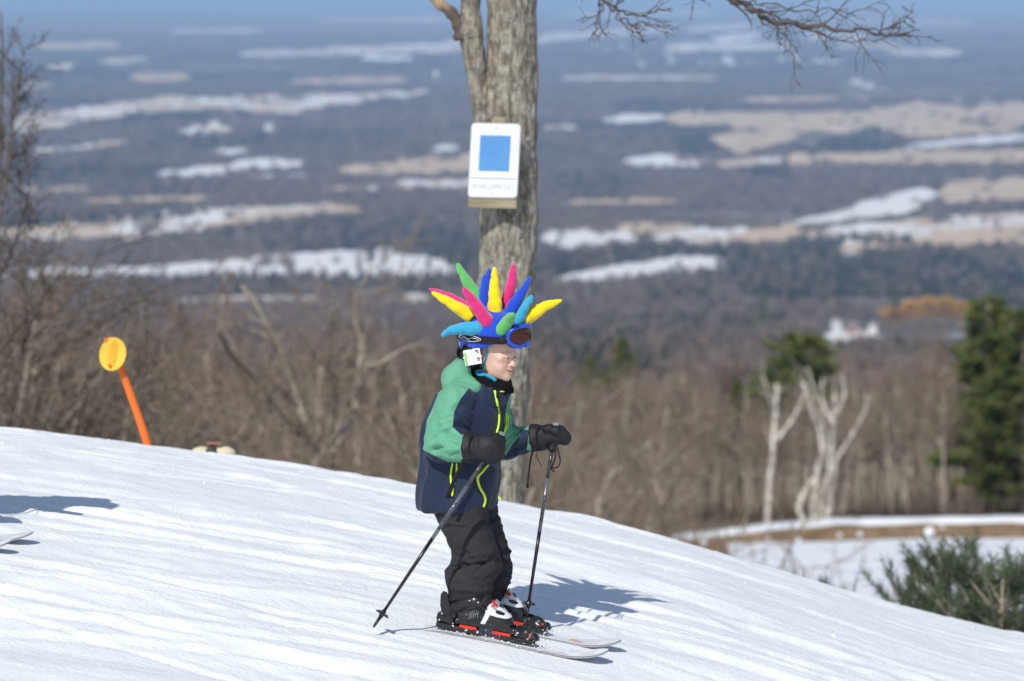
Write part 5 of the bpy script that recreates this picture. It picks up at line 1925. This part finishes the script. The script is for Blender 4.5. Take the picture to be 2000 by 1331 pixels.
def headall(p):
    return np.minimum(np.minimum(head_sdf(p), flap_sdf(p)), gaiter_sdf(p))
def strapline(name, pts, w, off, flat=.45):
    P2 = curve([(a, b, 0) for a, b in pts], 14)[:, :2]
    P = on(headall, P2, off)
    obj(name, *tube(P, w, 6, flat=flat, up=A(0, 1, 0)), M["teal_strap"], helmet)
strapline("chin_strap", [(952, 668), (951, 690), (946, 710), (941, 728)], .0042, .003)
strapline("chin_strap", [(932, 731), (945, 732), (958, 737), (969, 744)], .0075, .003)
P2 = [(938 + 8.5 * math.cos(a), 729 + 4.8 * math.sin(a) + 1.5 * math.cos(a)) for a in np.linspace(0, 2 * math.pi, 17)]
P = on(headall, P2, .005); P[-1] = P[0]
obj("strap_buckle", *tube(P, .0026, 6), M["teal_strap"], helmet)

SPK = [  # tip, bend, base (photo), tip depth, base depth, base radius, colour
 ((836, 563), (872, 580), (926, 608), .09, .05, .0235, "f_pink"),
 ((844, 571), (876, 590), (918, 617), -.075, -.055, .0255, "f_yellow"),
 ((893, 515), (912, 550), (945, 600), .09, .045, .027, "f_green"),
 ((905, 562), (925, 590), (952, 630), -.14, -.085, .0275, "f_pink"),
 ((957, 523), (948, 555), (945, 605), .06, .03, .026, "f_blue"),
 ((966, 521), (966, 560), (967, 612), -.04, -.035, .0265, "f_yellow"),
 ((1003, 514), (998, 555), (986, 610), .03, .025, .0245, "f_pink"),
 ((1037, 541), (1017, 575), (993, 612), -.01, -.03, .0240, "f_blue"),
 ((1039, 578), (1026, 600), (1008, 638), -.06, -.045, .0225, "f_teal"),
 ((1003, 613), (994, 624), (979, 646), -.185, -.095, .0265, "f_green"),
 ((1098, 586), (1062, 600), (1022, 628), -.02, -.02, .0265, "f_yellow"),
 ((860, 658), (885, 645), (938, 641), -.13, -.085, .0250, "f_teal"),
]
for k, (tp0, bd, bs, dt, db, rb, cm) in enumerate(SPK):
    a, c = fp(*bs, db), fp(*tp0, dt)
    a = a + unit(a - c) * .012
    b = fp(*bd, (dt + db) / 2)
    P = curve([a, b, c], 26)
    t = np.linspace(0, 1, len(P))
    R = rb * np.interp(t, [0, .04, .09, .2, .5, .8, .94, .985, 1], [.80, 1.0, 1.06, 1.03, .80, .50, .33, .2, .03])
    R = R * (1 + .035 * np.sin(t * 19 + k * 2.1) + .025 * np.sin(t * 41 + k))
    V, F = tube(P, R, 20)
    N_ = vnormals(V, F)
    V = V + N_ * (.0055 * (fbm(V * 38 + k, 3) - .5) * 2)[:, None]
    obj("spike", V, F, M[cm], helmet)

# ---- goggles on the helmet
M["strap"] = mat("black_goggle_strap", (0.010, 0.010, 0.012), 0.7, bump=.2, bscale=900, bdist=.001)
M["gog_blue"] = mat("glossy_blue_plastic", (0.012, 0.075, 0.55), 0.28, spec=.5)
M["lens"] = mat("dark_red_lens", (0.040, 0.008, 0.005), 0.10, (0.055, 0.012, 0.006), 6, spec=.4)
M["logo_white"] = mat("printed_white", (0.72, 0.74, 0.76), 0.6)
gog = thing("ski_goggles", "blue framed ski goggles with dark red lens strapped over the spiky helmet", "goggles", HC + hf * .12)
def hw(a, b, z):
    return HC + np.asarray(a)[..., None] * hf + np.asarray(b)[..., None] * hr + np.asarray(z)[..., None] * hz_
def band(phi, z, off):
    f = math.sqrt(max(.1, 1 - (z / .165) ** 2))
    return HC + hf * ((.135 * f + off) * math.cos(phi)) + hr * ((.108 * f + off) * math.sin(phi)) + hz_ * z
ph = np.linspace(math.radians(46), math.radians(314), 60)
V, F = [], []
for k, p_ in enumerate(ph):
    zc_ = -.020 - .004 * math.cos(p_)
    for dz, of in ((-.0140, .003), (-.0140, .0055), (.0140, .0055), (.0140, .003)):
        V.append(band(p_, zc_ + dz, of))
for k in range(len(ph) - 1):
    for q in range(4):
        F.append([k * 4 + q, k * 4 + (q + 1) % 4, (k + 1) * 4 + (q + 1) % 4, (k + 1) * 4 + q])
gs_ = obj("strap", V, np.array(F), M["strap"], gog, False)
def band_xy(s, t):
    """logo coordinates (m): s along the strap to the front, t up, around the strap's middle on the near side"""
    p0 = math.radians(104)
    p_ = p0 - s / .118
    return band(p_, -.020 - .004 * math.cos(p_) + t, .0068)
def strokes(name, lines, w):
    mb = MB()
    for ln in lines:
        P = np.array([band_xy(*c) for c in ln])
        mb.add(*tube(P, w, 5))
    mb.obj(name, M["logo_white"], gs_)
lf = [(.050 * math.cos(a), .0125 * math.sin(a) * abs(math.sin(a)) ** .35) for a in np.linspace(0, 2 * math.pi, 41)]
strokes("logo", [lf, [(-.040, .006), (-.020, .0035), (-.006, -.001), (.004, -.004), (.010, -.001), (.012, .003), (.026, .002), (.042, .001)],
                 [(-.034, -.004), (-.018, .0005), (-.004, -.0055), (.006, -.008)]], .0012)
GA, GB_ = .168, .116
def gpt(u, v, off=0.0):
    p_ = u * math.radians(43)
    ff = .010 * (1 - abs(u) ** 2)
    return HC + hf * ((GA + off) * math.cos(p_)) + hr * ((GB_ + off) * math.sin(p_)) + hz_ * (-.006 + v) - hf * (.10 * max(0, -v) * .5)
def outline(sc=1.0, n=72):
    r = []
    for k in range(n):
        a = 2 * math.pi * k / n
        c, s = math.cos(a), math.sin(a)
        u = sc * math.copysign(abs(c) ** .72, c)
        v = .044 * sc * math.copysign(abs(s) ** .8, s)
        if s < 0: v *= 1 - .50 * math.exp(-(u / .26) ** 2)
        r.append((u, v))
    return r
def ring(sc, off, r, matl, name, flat=1.0):
    P = np.array([gpt(u, v, off) for u, v in outline(sc)])
    P = np.concatenate([P, P[:1]])
    return obj(name, *tube(P, r, 8, False, flat), matl, gog)
ring(.95, 0, .0075, M["gog_blue"], "frame")
ring(.95, -.016, .010, M["flap"], "foam")
ring(.96, -.008, .0085, M["gog_blue"], "frame_rim")
V, F = [], []
ol = outline(.93)
for k in range(len(ol)):
    for f in (0, .35, .7, 1.0):
        V.append(gpt(ol[k][0] * f, ol[k][1] * f - .004 * (1 - f), .001 + .007 * (1 - f * f)))
n = len(ol)
for k in range(n):
    k2 = (k + 1) % n
    for q in range(3):
        F.append([k * 4 + q, k2 * 4 + q, k2 * 4 + q + 1, k * 4 + q + 1])
obj("lens", V, np.array(F), M["lens"], gog)
for s in (-1, 1):
    V, F = tube(curve([gpt(s * .93, .0, .0), band(s * math.radians(43), -.021, .010), band(s * math.radians(50), -.022, .006)], 9), [.012, .015, .015, .015, .015, .014, .014, .014, .012][:len(curve([gpt(s * .93, .0, .0), band(s * math.radians(43), -.021, .010), band(s * math.radians(50), -.022, .006)], 9))], 8, flat=.4, up=hr)
    obj("strap_clip", V, F, M["strap"], gog)

# ---- lift ticket hanging on the helmet's side
M["card"] = mat("white_card", (0.80, 0.81, 0.81), 0.45)
M["card_green"] = mat("card_green", (0.22, 0.58, 0.06), 0.5)
M["card_ink"] = mat("card_ink", (0.05, 0.05, 0.06), 0.6)
M["card_grey"] = mat("card_grey", (0.42, 0.44, 0.45), 0.6)
M["card_photo"] = mat("card_portrait", (0.30, 0.12, 0.09), 0.5, (0.62, 0.42, 0.34), 60)
td = -.118
TL, TR_, BR, BL = fp(903.6, 685.5, td - .004), fp(935.7, 680, td), fp(942, 709.5, td), fp(910, 715.5, td - .004)
TC = (TL + TR_ + BR + BL) / 4
tx = unit(TR_ - TL); tn = unit(np.cross(tx, TL - BL)); tn = tn if tn[1] < 0 else -tn
ty = unit(np.cross(tn, tx)); ty = ty if ty[2] > 0 else -ty
tw, thh = .0655, .0610
tk = thing("lift_ticket", "white lift ticket card with a green edge clipped to the helmet's side", "ticket", TC - ty * .03)
MB().add(*slab(rounded(tw, thh, .004), TC, tx, ty, tn, -.0008, .0004)).obj("card", M["card"], tk, False)
def cardbit(name, cx, cy, w, h, m):
    MB().add(*slab(rounded(w, h, min(w, h) * .1, 1), TC + tx * cx + ty * cy, tx, ty, tn, .0006, .0011)).obj(name, m, tk, False)
cardbit("green_edge", -.0265, -.004, .0085, .050, M["card_green"])
for k in range(5):
    cardbit("printed_mark", -.0265, .014 - .009 * k, .004, .0035, M["card"])
cardbit("portrait", .0215, -.0115, .0125, .0155, M["card_photo"])
for cx, cy, w, h, m in ((.020, .021, .013, .0065, "card_ink"), (.0235, .013, .008, .004, "card_ink"), (-.004, .022, .014, .0016, "card_grey"), (-.004, .017, .010, .0014, "card_grey"),
                        (.004, .010, .014, .0014, "card_grey"), (-.012, .003, .0014, .030, "card_grey"), (-.015, -.004, .0012, .024, "card_grey"), (.010, -.010, .0012, .018, "card_grey")):
    cardbit("printed_line", cx, cy, w, h, M[m])
for s in (-1, 1):
    V, F = ball(TC + tx * s * (tw / 2 + .001) + ty * (-.002 * s), (.004, .0012, .004), 8, 5); obj("notch_tab", V, F, M["card"], tk)
obj("cord", *tube(curve([TC + ty * .028 + tn * .001, TC + ty * .038, band(math.radians(118), -.060, .004)], 8), .0012, 5), M["cord"], tk)
# ------------------------------------------------------------------ skis, bindings and boots
M["ski_top"] = mask_mat("ski_topsheet", (0.70, 0.70, 0.71), [("pink", (0.66, 0.30, 0.28)), ("yellow", (0.72, 0.66, 0.10)), ("dusting", (0.84, 0.86, 0.89))], 0.35, spec=.5, width=.004)
M["ski_edge"] = mat("ski_edge", (0.30, 0.30, 0.32), 0.4, spec=.5)
M["black_plastic"] = mat("snowy_black_plastic", (0.013, 0.013, 0.015), 0.4, (0.80, 0.82, 0.86), 55, 6, lo=.62, hi=.67, spec=.5, bump=.4, bscale=120, bdist=.003)
M["clean_plastic"] = mat("black_plastic", (0.012, 0.012, 0.014), 0.35, spec=.5)
M["red_plastic"] = mat("red_plastic", (0.70, 0.035, 0.018), 0.4, spec=.4)
M["boot_black"] = mat("black_boot_shell", (0.012, 0.012, 0.015), 0.3, (0.80, 0.82, 0.86), 90, 6, lo=.67, hi=.72, spec=.55)
M["boot_white"] = mat("white_boot_plastic", (0.70, 0.71, 0.73), 0.35, spec=.5)
M["steel"] = mat("buckle_steel", (0.52, 0.54, 0.56), 0.32, metal=.85)
SXD = unit(A(1, -.012, -(0.195 + .036 * -.05) + .0008))
def ground_pt(x, y):
    return A(x, y, float(base(x, y)))
def ski_frame(x0, y0):
    O = ground_pt(x0, y0)
    sx = unit(ground_pt(x0 + .25, y0 - .003) - ground_pt(x0 - .25, y0 + .003))
    sy = unit(ground_pt(x0, y0 + .2) - ground_pt(x0, y0 - .2))
    sz = unit(np.cross(sx, sy))
    sy = np.cross(sz, sx)
    return O, sx, sy, sz
def make_ski(x0, y0, xt, xh, label, boot_label, person_root, suffix_phase):
    O, sx, sy, sz = ski_frame(x0, y0)
    R = np.stack([sx, sy, sz], 1)
    W = lambda c: O + np.asarray(c, float) @ R.T
    root = thing("ski", label, "ski", O, "the child's skis")
    n = 46
    ss = np.linspace(xt, xh, n)
    V, F, att = [], [], []
    Ltot = xh - xt
    for k, s in enumerate(ss):
        f = (s - xt) / Ltot
        w = .043 + .016 * (2 * f - 1) ** 2 * (1.25 if f > .5 else .8)
        if f > .90: w *= math.sqrt(max(.03, 1 - ((f - .90) / .102) ** 2))
        if f < .03: w *= .75 + .25 * f / .03
        up = .050 * max(0, (f - .78) / .22) ** 2.0 - .001 - .022 * max(0, (.26 - f) / .26)
        gnd = float(base(O[0] + sx[0] * s, O[1] + sx[1] * s)) - (O[2] + sx[2] * s)
        for t in (-1, 1):
            for z in (0, .0065):
                V.append(W((s, t * w, up + gnd * .9 + z)))
                att.append((s, t * w))
    V = np.array(V)
    for k in range(n - 1):
        a, b = 4 * k, 4 * k + 4
        F += [[a, a + 1, b + 1, b], [a + 2, b + 2, b + 3, a + 3], [a, b, b + 2, a + 2]]
    F += [[0, 2, 3, 1], [4 * n - 4, 4 * n - 3, 4 * n - 1, 4 * n - 2]]
    obj("edge", V, np.array(F), M["ski_edge"], root, False)
    # top sheet with its printed marks and dusting of snow
    TV, TF, ta = [], [], []
    m = 9
    for k in range(n):
        l, r = V[4 * k + 1], V[4 * k + 3]
        for q in range(m):
            TV.append(l + (r - l) * (.03 + .94 * q / (m - 1)) + sz * .0006)
            ta.append((ss[k], q / (m - 1) - .5))
    for k in range(n - 1):
        for q in range(m - 1):
            a = k * m + q
            TF.append([a, a + m, a + m + 1, a + 1])
    top = obj("topsheet", TV, np.array(TF), M["ski_top"], root)
    ta = np.array(ta)
    pk = np.minimum(np.abs(ta[:, 0] - (xh - .17) + ta[:, 1] * .05) - .022, np.abs(ta[:, 0] - (xt + .11) - ta[:, 1] * .1) - .02) + (np.abs(ta[:, 1] - .05) > .22) * .05
    yl = np.minimum(np.abs(ta[:, 0] - (xh - .205) + ta[:, 1] * .05) - .008, np.abs(ta[:, 0] - (xt + .15) - ta[:, 1] * .1) - .015) + (np.abs(ta[:, 1] + .1) > .25) * .05
    du = (0.52 - fbm(np.stack([ta[:, 0] * 22 + suffix_phase, ta[:, 1] * 3, 0 * ta[:, 0]], -1), 3)) * .06 + .004 * (ta[:, 0] > xh - .2)
    for nm, d in (("pink", pk), ("yellow", yl), ("dusting", du)):
        set_attr(top, nm, d)
    # binding
    def part(nm, c, h, m, bev=.2, tilt=0.0, par=root):
        Rt = np.array([[math.cos(tilt), 0, math.sin(tilt)], [0, 1, 0], [-math.sin(tilt), 0, math.cos(tilt)]])
        V, F = box((0, 0, 0), h, None, bev)
        V = W(V @ Rt.T + np.asarray(c, float))
        return obj(nm, V, F, m, par, False)
    bt = suffix_phase_boot[suffix_phase]
    hx, tx_ = bt
    part("binding_plate", ((hx - .06) * .5 + (hx + .09) * .5, 0, .024), (.085, .029, .009), M["black_plastic"])
    part("binding_plate", (tx_ + .02, 0, .024), (.072, .029, .009), M["black_plastic"])
    part("riser", (hx + .055, 0, .037), (.034, .030, .006), M["red_plastic"], .15)
    part("riser", (tx_ - .045, 0, .037), (.036, .030, .006), M["red_plastic"], .15)
    hp = part("heel_piece", (hx - .035, 0, .050), (.038, .028, .022), M["black_plastic"], .3, .12)
    part("heel_cup", (hx - .008, 0, .072), (.014, .026, .016), M["clean_plastic"], .3)
    lever = np.array([(hx - .030, .058), (hx - .050, .058), (hx - .068, .100), (hx - .074, .140), (hx - .066, .152), (hx - .050, .148), (hx - .036, .118), (hx - .022, .085)])
    V, F = slab(lever, O, sx, sz, -sy, -.017, .017)
    lv = obj("heel_lever", V, F, M["clean_plastic"], root, False)
    # toe piece: a lumpy housing with two wings
    def toe_sdf(p):
        q = ((p - O.astype(np.float32)) @ R.astype(np.float32))
        d = cap(q, (tx_ + .020, 0, .052), (tx_ + .085, 0, .036), .030, .022)
        d = smin(d, cap(q, (tx_ + .010, -.026, .056), (tx_ + .010, .026, .056), .016), .010)
        d = smin(d, cap(q, (tx_ + .055, -.018, .060), (tx_ + .055, .018, .060), .010), .008)
        d = smax(d, -cap(q, (tx_ - .012, 0, .060), (tx_ + .004, 0, .055), .030), .004)
        d = smax(d, -cap(q, (tx_ + .036, -.05, .085), (tx_ + .036, .05, .085), .012), .006)
        return smax(d, .03 - q[:, 2], .003)
    c = W((tx_ + .04, 0, .05))
    V, F = nets(toe_sdf, c - A(.10, .07, .08), c + A(.10, .07, .08), .0042)
    N_ = vnormals(V, F)
    V = V + N_ * (.004 * (fbm(V * 70, 2) - .5) * 2)[:, None]
    obj("toe_piece", V, F, M["black_plastic"], root)
    part("indicator", (tx_ + .003, -.031, .058), (.006, .003, .006), M["boot_white"], .2)
    part("indicator", (tx_ + .062, -.021, .052), (.010, .003, .004), M["red_plastic"], .2)
    # ---- the boot, part of the person
    B0 = W((hx, 0, .046))
    def bq(p): return ((p - B0.astype(np.float32)) @ R.astype(np.float32))
    L = tx_ - hx
    def shell(q):
        d = cap(q, (.040, 0, .034), (L - .042, 0, .030), .041, .038)
        d = smin(d, cap(q, (L - .065, 0, .042), (L - .085, 0, .072), .034, .036), .02)
        sole = np.maximum(np.maximum(np.abs(q[:, 0] - L / 2) - L / 2, np.abs(q[:, 1]) - .033), np.abs(q[:, 2] - .009) - .009)
        d = smin(d, sole, .006)
        d = smin(d, cap(q, (.048, 0, .05), (.064, 0, .090), .044, .040), .018)
        return smax(d, -q[:, 2], .002)
    lo_ = np.minimum.reduce([W((a, b, c2)) for a in (hx - .03, tx_ + .03) for b in (-.07, .07) for c2 in (.03, .26)]) - .01
    hi_ = np.maximum.reduce([W((a, b, c2)) for a in (hx - .03, tx_ + .03) for b in (-.07, .07) for c2 in (.03, .26)]) + .01
    V, F = nets(lambda p: shell(bq(p)), lo_, hi_, .0042)
    boot = obj("ski_boot", V, F, M["boot_black"], person_root)
    if boot_label: boot["label"] = boot_label
    def panel(nm, poly, m, off=.0028):
        poly = np.array(poly, float)
        def fn(p):
            q = bq(p)
            s2 = poly_sd(np.stack([q[:, 0], q[:, 2]], 1), poly).astype(np.float32)
            sh = shell(q)
            return np.maximum(np.maximum(sh - off, -(sh + .004)), s2)
        V, F = nets(fn, lo_, hi_, .0026)
        return obj(nm, V, F, m, boot)
    k = L / .235
    panel("instep_panel", [(.112 * k, .092), (.150 * k, .106), (.180 * k, .088), (.210 * k, .075), (.220 * k, .060), (.192 * k, .054), (.160 * k, .056), (.135 * k, .058), (.108 * k, .066)], M["boot_white"])
    panel("instep_insert", [(.150 * k, .083), (.165 * k, .084), (.190 * k, .073), (.186 * k, .066), (.165 * k, .067), (.150 * k, .072)], M["clean_plastic"], .0042)
    panel("ankle_band", [(.100 * k, .018), (.118 * k, .018), (.132 * k, .060), (.150 * k, .098), (.130 * k, .104), (.114 * k, .066)], M["boot_white"], .0040)
    panel("heel_stripe", [(.022, .086), (.034, .104), (.060, .092), (.078, .104), (.082, .092), (.062, .078), (.040, .088)], M["boot_white"])
    for j in range(5):
        panel("grey_line", [(.050 + .008 * j, .022 + .003 * j), (.0525 + .008 * j, .022 + .003 * j), (.0555 + .007 * j, .088), (.053 + .007 * j, .088)], M["ski_edge"] if j > 9 else M["card_grey"], .0022)
    for (cx, cz, hw_, mm) in ((.142, .104, .013, "red_plastic"), (.142, .089, .015, "steel"), (.150, .112, .012, "steel")):
        V, F = box((0, 0, 0), (hw_, .018, .0045), None, .3)
        a = .55
        Rt = np.array([[math.cos(a), 0, math.sin(a)], [0, 1, 0], [-math.sin(a), 0, math.cos(a)]])
        V = B0 + (V @ Rt.T + A(cx * k, -.022, cz)) @ R.T
        obj("buckle", V, F, M[mm], boot, False)
    return O, R
suffix_phase_boot = {1.3: (-.235 + .10, -.002 + .10), 7.7: (-.185 + .02, .048 + .02)}
NEAR = make_ski(-.10, 14.86, -.40, .476, "nearer white ski with its tip curving up lowest in the picture", "snow dusted black boot on the nearer ski", person, 1.3)
FAR = make_ski(-.02, 15.085, -.44, .455, "farther white ski with its pale tip peeking out behind the nearer ski", "black boot with a white cuff on the farther ski", person, 7.7)

# ------------------------------------------------------------------ ski poles
M["pole_black"] = mat("black_pole_shaft", (0.012, 0.012, 0.014), 0.28, spec=.5)
M["pole_grey"] = mat("grey_pole_shaft", (0.16, 0.17, 0.19), 0.32, metal=.4, spec=.5)
M["pole_dark"] = mat("charcoal_pole_shaft", (0.045, 0.047, 0.055), 0.3, spec=.5)
M["grip"] = mat("rubber_grip", (0.014, 0.014, 0.015), 0.6)
M["cap_silver"] = mat("silver_cap", (0.50, 0.51, 0.53), 0.3, metal=.6)
def make_pole(label, top, tip, marks, strap, face):
    """marks: shaft fractions (from the top) of dark band end, grey end, lettering start/end"""
    root = thing("ski_pole", label, "ski pole", tip, "the child's ski poles")
    ax = unit(tip - top)
    L = np.linalg.norm(tip - top)
    P = lambda f: top + ax * L * f
    n = 14
    # lateral vectors
    cv = unit(A(0, -1, .12))
    side = unit(np.cross(ax, cv)); cv = unit(np.cross(side, ax))
    if np.dot(cv, A(0, -1, 0)) < 0: cv = -cv
    obj("grip", *tube([P(0), P(.012), P(.03), P(.06), P(.09), P(.118), P(.128), P(.134)], [.013, .0165, .0150, .0135, .0150, .0165, .0190, .0135], 14), M["grip"], root)
    th = np.linspace(0, 2 * math.pi, 24, endpoint=False)
    cn = unit(-ax * .8 + cv * .6)
    cu = unit(np.cross(cn, A(0, 1, 0.2))); cw = np.cross(cn, cu)
    MB().add(*slab(np.stack([.0165 * np.cos(th), .0125 * np.sin(th)], 1), P(-.004) + cv * .006, cu, cw, cn, -.004, .004)).obj("cap_rim", M["grip"], root, False)
    MB().add(*slab(np.stack([.0135 * np.cos(th), .0096 * np.sin(th)], 1), P(-.004) + cv * .006, cu, cw, cn, .0045, .0062)).obj("cap", M["cap_silver"], root, False)
    r0 = .0082
    obj("shaft", *tube([P(.12), P(marks[0])], [r0, r0], n), M["pole_dark"], root)
    obj("grey_sleeve", *tube([P(marks[0] + .0004), P(marks[1])], [r0 + .0002, r0 - .0004], n), M["pole_grey"], root)
    obj("shaft", *tube([P(marks[1] + .0004), P(marks[1] + .12), P(.975)], [r0 - .0006, r0 - .001, .0058], n), M["pole_black"], root)
    for f in (.150, .185):
        obj("band", *tube([P(f), P(f + .006)], [r0 + .0006, r0 + .0006], n), M["pole_black"], root)
    # lettering wrapped round the shaft, reading upwards
    V, F = text_mesh("ROSSIGNOL", .0165, 0, 1.0, .0005, [k * .0011 for k in range(-6, 7)])
    ln = (marks[3] - marks[2]) * L
    V[:, 0] *= ln / (V[:, 0].max() - V[:, 0].min())
    mid = (marks[2] + marks[3]) / 2
    rr = r0 + .0007
    up = -ax
    ang = V[:, 1] / rr
    left = np.cross(cv, up)          # letter tops point this way
    left = left if np.dot(left, A(1, 0, 0)) < 0 else -left
    W_ = P(mid) + V[:, :1] * up + (np.cos(ang)[:, None] * cv + np.sin(ang)[:, None] * left) * rr
    obj("lettering", W_, F, M["pole_black"], root, False)
    # basket with lobes
    bc = P(.93)
    bn = -ax
    b1 = unit(np.cross(bn, A(0.2, 1, .1))); b2 = np.cross(bn, b1)
    tt = np.linspace(0, 2 * math.pi, 60, endpoint=False)
    rad = .0235 + .0042 * np.cos(tt * 6)
    V, F = slab(np.stack([rad * np.cos(tt), rad * np.sin(tt)], 1), bc, b1, b2, bn, -.003, .003)
    bk = obj("basket", V, F, M["black_plastic"], root, False)
    obj("hub", *tube([P(.91), P(.925), P(.945)], [.008, .0115, .0085], 12), M["clean_plastic"], bk)
    for k in range(6):
        a = k * math.pi / 3 + .4
        V, F = ball(bc + (b1 * math.cos(a) + b2 * math.sin(a)) * .019 + bn * .003, (.006, .006, .005), 8, 5)
        obj("lobe", V, F, M["black_plastic"], bk)
    obj("tip", *tube([P(.944), P(.985), P(1.0)], [.0072, .0056, .003], 10), M["black_plastic"], root)
    for pts, w in strap:
        obj("wrist_strap", *tube(curve([fp(*p) for p in pts], 22), w, 6, flat=.4, up=A(0, 1, 0)), M["cord"], root)
    return root
make_pole("ski pole angled back in the nearer mitten with its basket behind the skis", fp(978, 851, -.272), fp(729, 1226, -.40), (.262, .535, .345, .490), [], 0)
make_pole("upright ski pole in the outstretched far mitten in front of the skier", fp(1085, 832, .088), fp(1028.5, 1206, .05), (.272, .552, .355, .500),
          [([(1086, 866, .04), (1091, 885, .035), (1094, 900, .035), (1090, 912, .03), (1078, 915, .025)], .0030), ([(1083, 872, .03), (1085, 890, .025), (1081, 905, .02), (1077, 912, .02)], .0036),
           ([(1079, 910, .02), (1076, 916, .02), (1083, 922, .02)], .0034)], 0)

# ------------------------------------------------------------------ loose snow on and around the bindings, nobody could count it
M["crumb"] = mat("loose_snow", (0.85, 0.87, 0.90), 0.7)
def crumbs():
    r = np.random.default_rng(99)
    mb = MB()
    def drop(c, s):
        V, F = ball((0, 0, 0), 1, 6, 4)
        V = V * (s * (.6 + .8 * r.random(3))) * (1 + .35 * (r.random(len(V)) - .5))[:, None]
        mb.add(V + c, F)
    for (O, R), hx, tx_ in ((NEAR, -.135, .098), (FAR, -.165, .068)):
        for k in range(120):
            s = tx_ + .10 + r.normal() * .035 if k % 3 else r.uniform(hx - .1, tx_ + .12)
            t = r.normal() * .030
            drop(O + R @ A(s, t, .016 + abs(r.normal()) * .010), .0008 + .0026 * r.random() ** 4)
        for k in range(120):
            s = r.uniform(hx - .12, tx_ + .14)
            drop(O + R @ A(s, (-1 if r.random() < .7 else 1) * (.036 + .02 * r.random()), .006 + .012 * r.random()), .0008 + .0028 * r.random() ** 3)
    for k in range(160):
        x, y = r.uniform(-2.6, 3.0), 13.6 + 7.5 * r.random()
        drop(A(x, y, float(H(x, y)) + .002), .0010 + .006 * r.random() ** 6)
    o = mb.obj("loose_snow", M["crumb"])
    kind(o, "stuff")
crumbs()

# ------------------------------------------------------------------ the next skier, just out of the picture at the left edge: a ski tip and a shadow reach in
def follow():
    rot = math.radians(13)
    dx, dy = -2.45, .16
    dz = float(base(foot[0] + dx, foot[1] + dy)) - float(base(foot[0], foot[1]))
    M["jacket2"] = mat("dark_red_jacket_cloth", (0.16, 0.02, 0.025), 0.7, bump=.2, bscale=700, bdist=.002)
    M["hood2"] = mat("charcoal_hood_cloth", (0.03, 0.03, 0.035), 0.7)
    M["f_white"] = mat("pale_helmet_cloth", (0.55, 0.56, 0.58), 0.6)
    lean = []
    for o in list(COL.objects):
        if o.parent is not None or o.get("category") not in ("person", "helmet", "goggles", "ski", "ski pole"): continue
        c = o.copy(); COL.objects.link(c)
        c.location = (o.location[0] + dx, o.location[1] + dy, o.location[2] + dz)
        cat = o["category"]
        if cat == "ski": c.location[0] += .095; c.location[2] -= .004; c.rotation_euler = (0, -.088, 0)
        if cat == "person": c["label"] = "second skier in a dark red jacket just outside the left edge of the picture"
        elif cat == "helmet": c["label"] = "plain pale ski helmet on the second skier's head outside the left edge"; 
        elif cat == "goggles": c["label"] = "ski goggles on the second skier's pale helmet outside the left edge"
        elif cat == "ski":
            c["label"] = ("second skier's ski whose tip pokes in at the left edge" if "farther" in o["label"] else "second skier's nearer ski just off the left edge")
            c["group"] = "the second skier's skis"
        else:
            c["label"] = "second skier's " + ("nearer" if "nearer" in o["label"] else "farther") + " ski pole off the left edge"
            c["group"] = "the second skier's ski poles"
        skip = ("spike", "lettering")
        def kids(src, dst):
            for ch in list(src.children):
                nm = ch.name.split(".")[0]
                if nm in skip: continue
                d = ch.copy(); COL.objects.link(d); d.parent = dst
                if "label" in d: del d["label"]
                rep = {"jacket": "jacket2", "hood": "hood2", "shell": "f_white"}.get(nm)
                if rep:
                    d.material_slots[0].link = "OBJECT"; d.material_slots[0].material = M[rep]
                if nm not in ("ski_boot",) and cat in ("person",) and dst is c:
                    d.rotation_euler = (0, rot, 0)
                kids(ch, d)
        kids(o, c)
        if cat in ("helmet", "goggles", "ski pole"):
            p = np.array(o.location) - foot
            q = A(p[0] * math.cos(rot) + p[2] * math.sin(rot), p[1], -p[0] * math.sin(rot) + p[2] * math.cos(rot))
            c.location = tuple(foot + A(dx - (.50 if cat == "ski pole" else 0), dy, dz) + q)
            c.rotation_euler = (0, rot, 0)
follow()
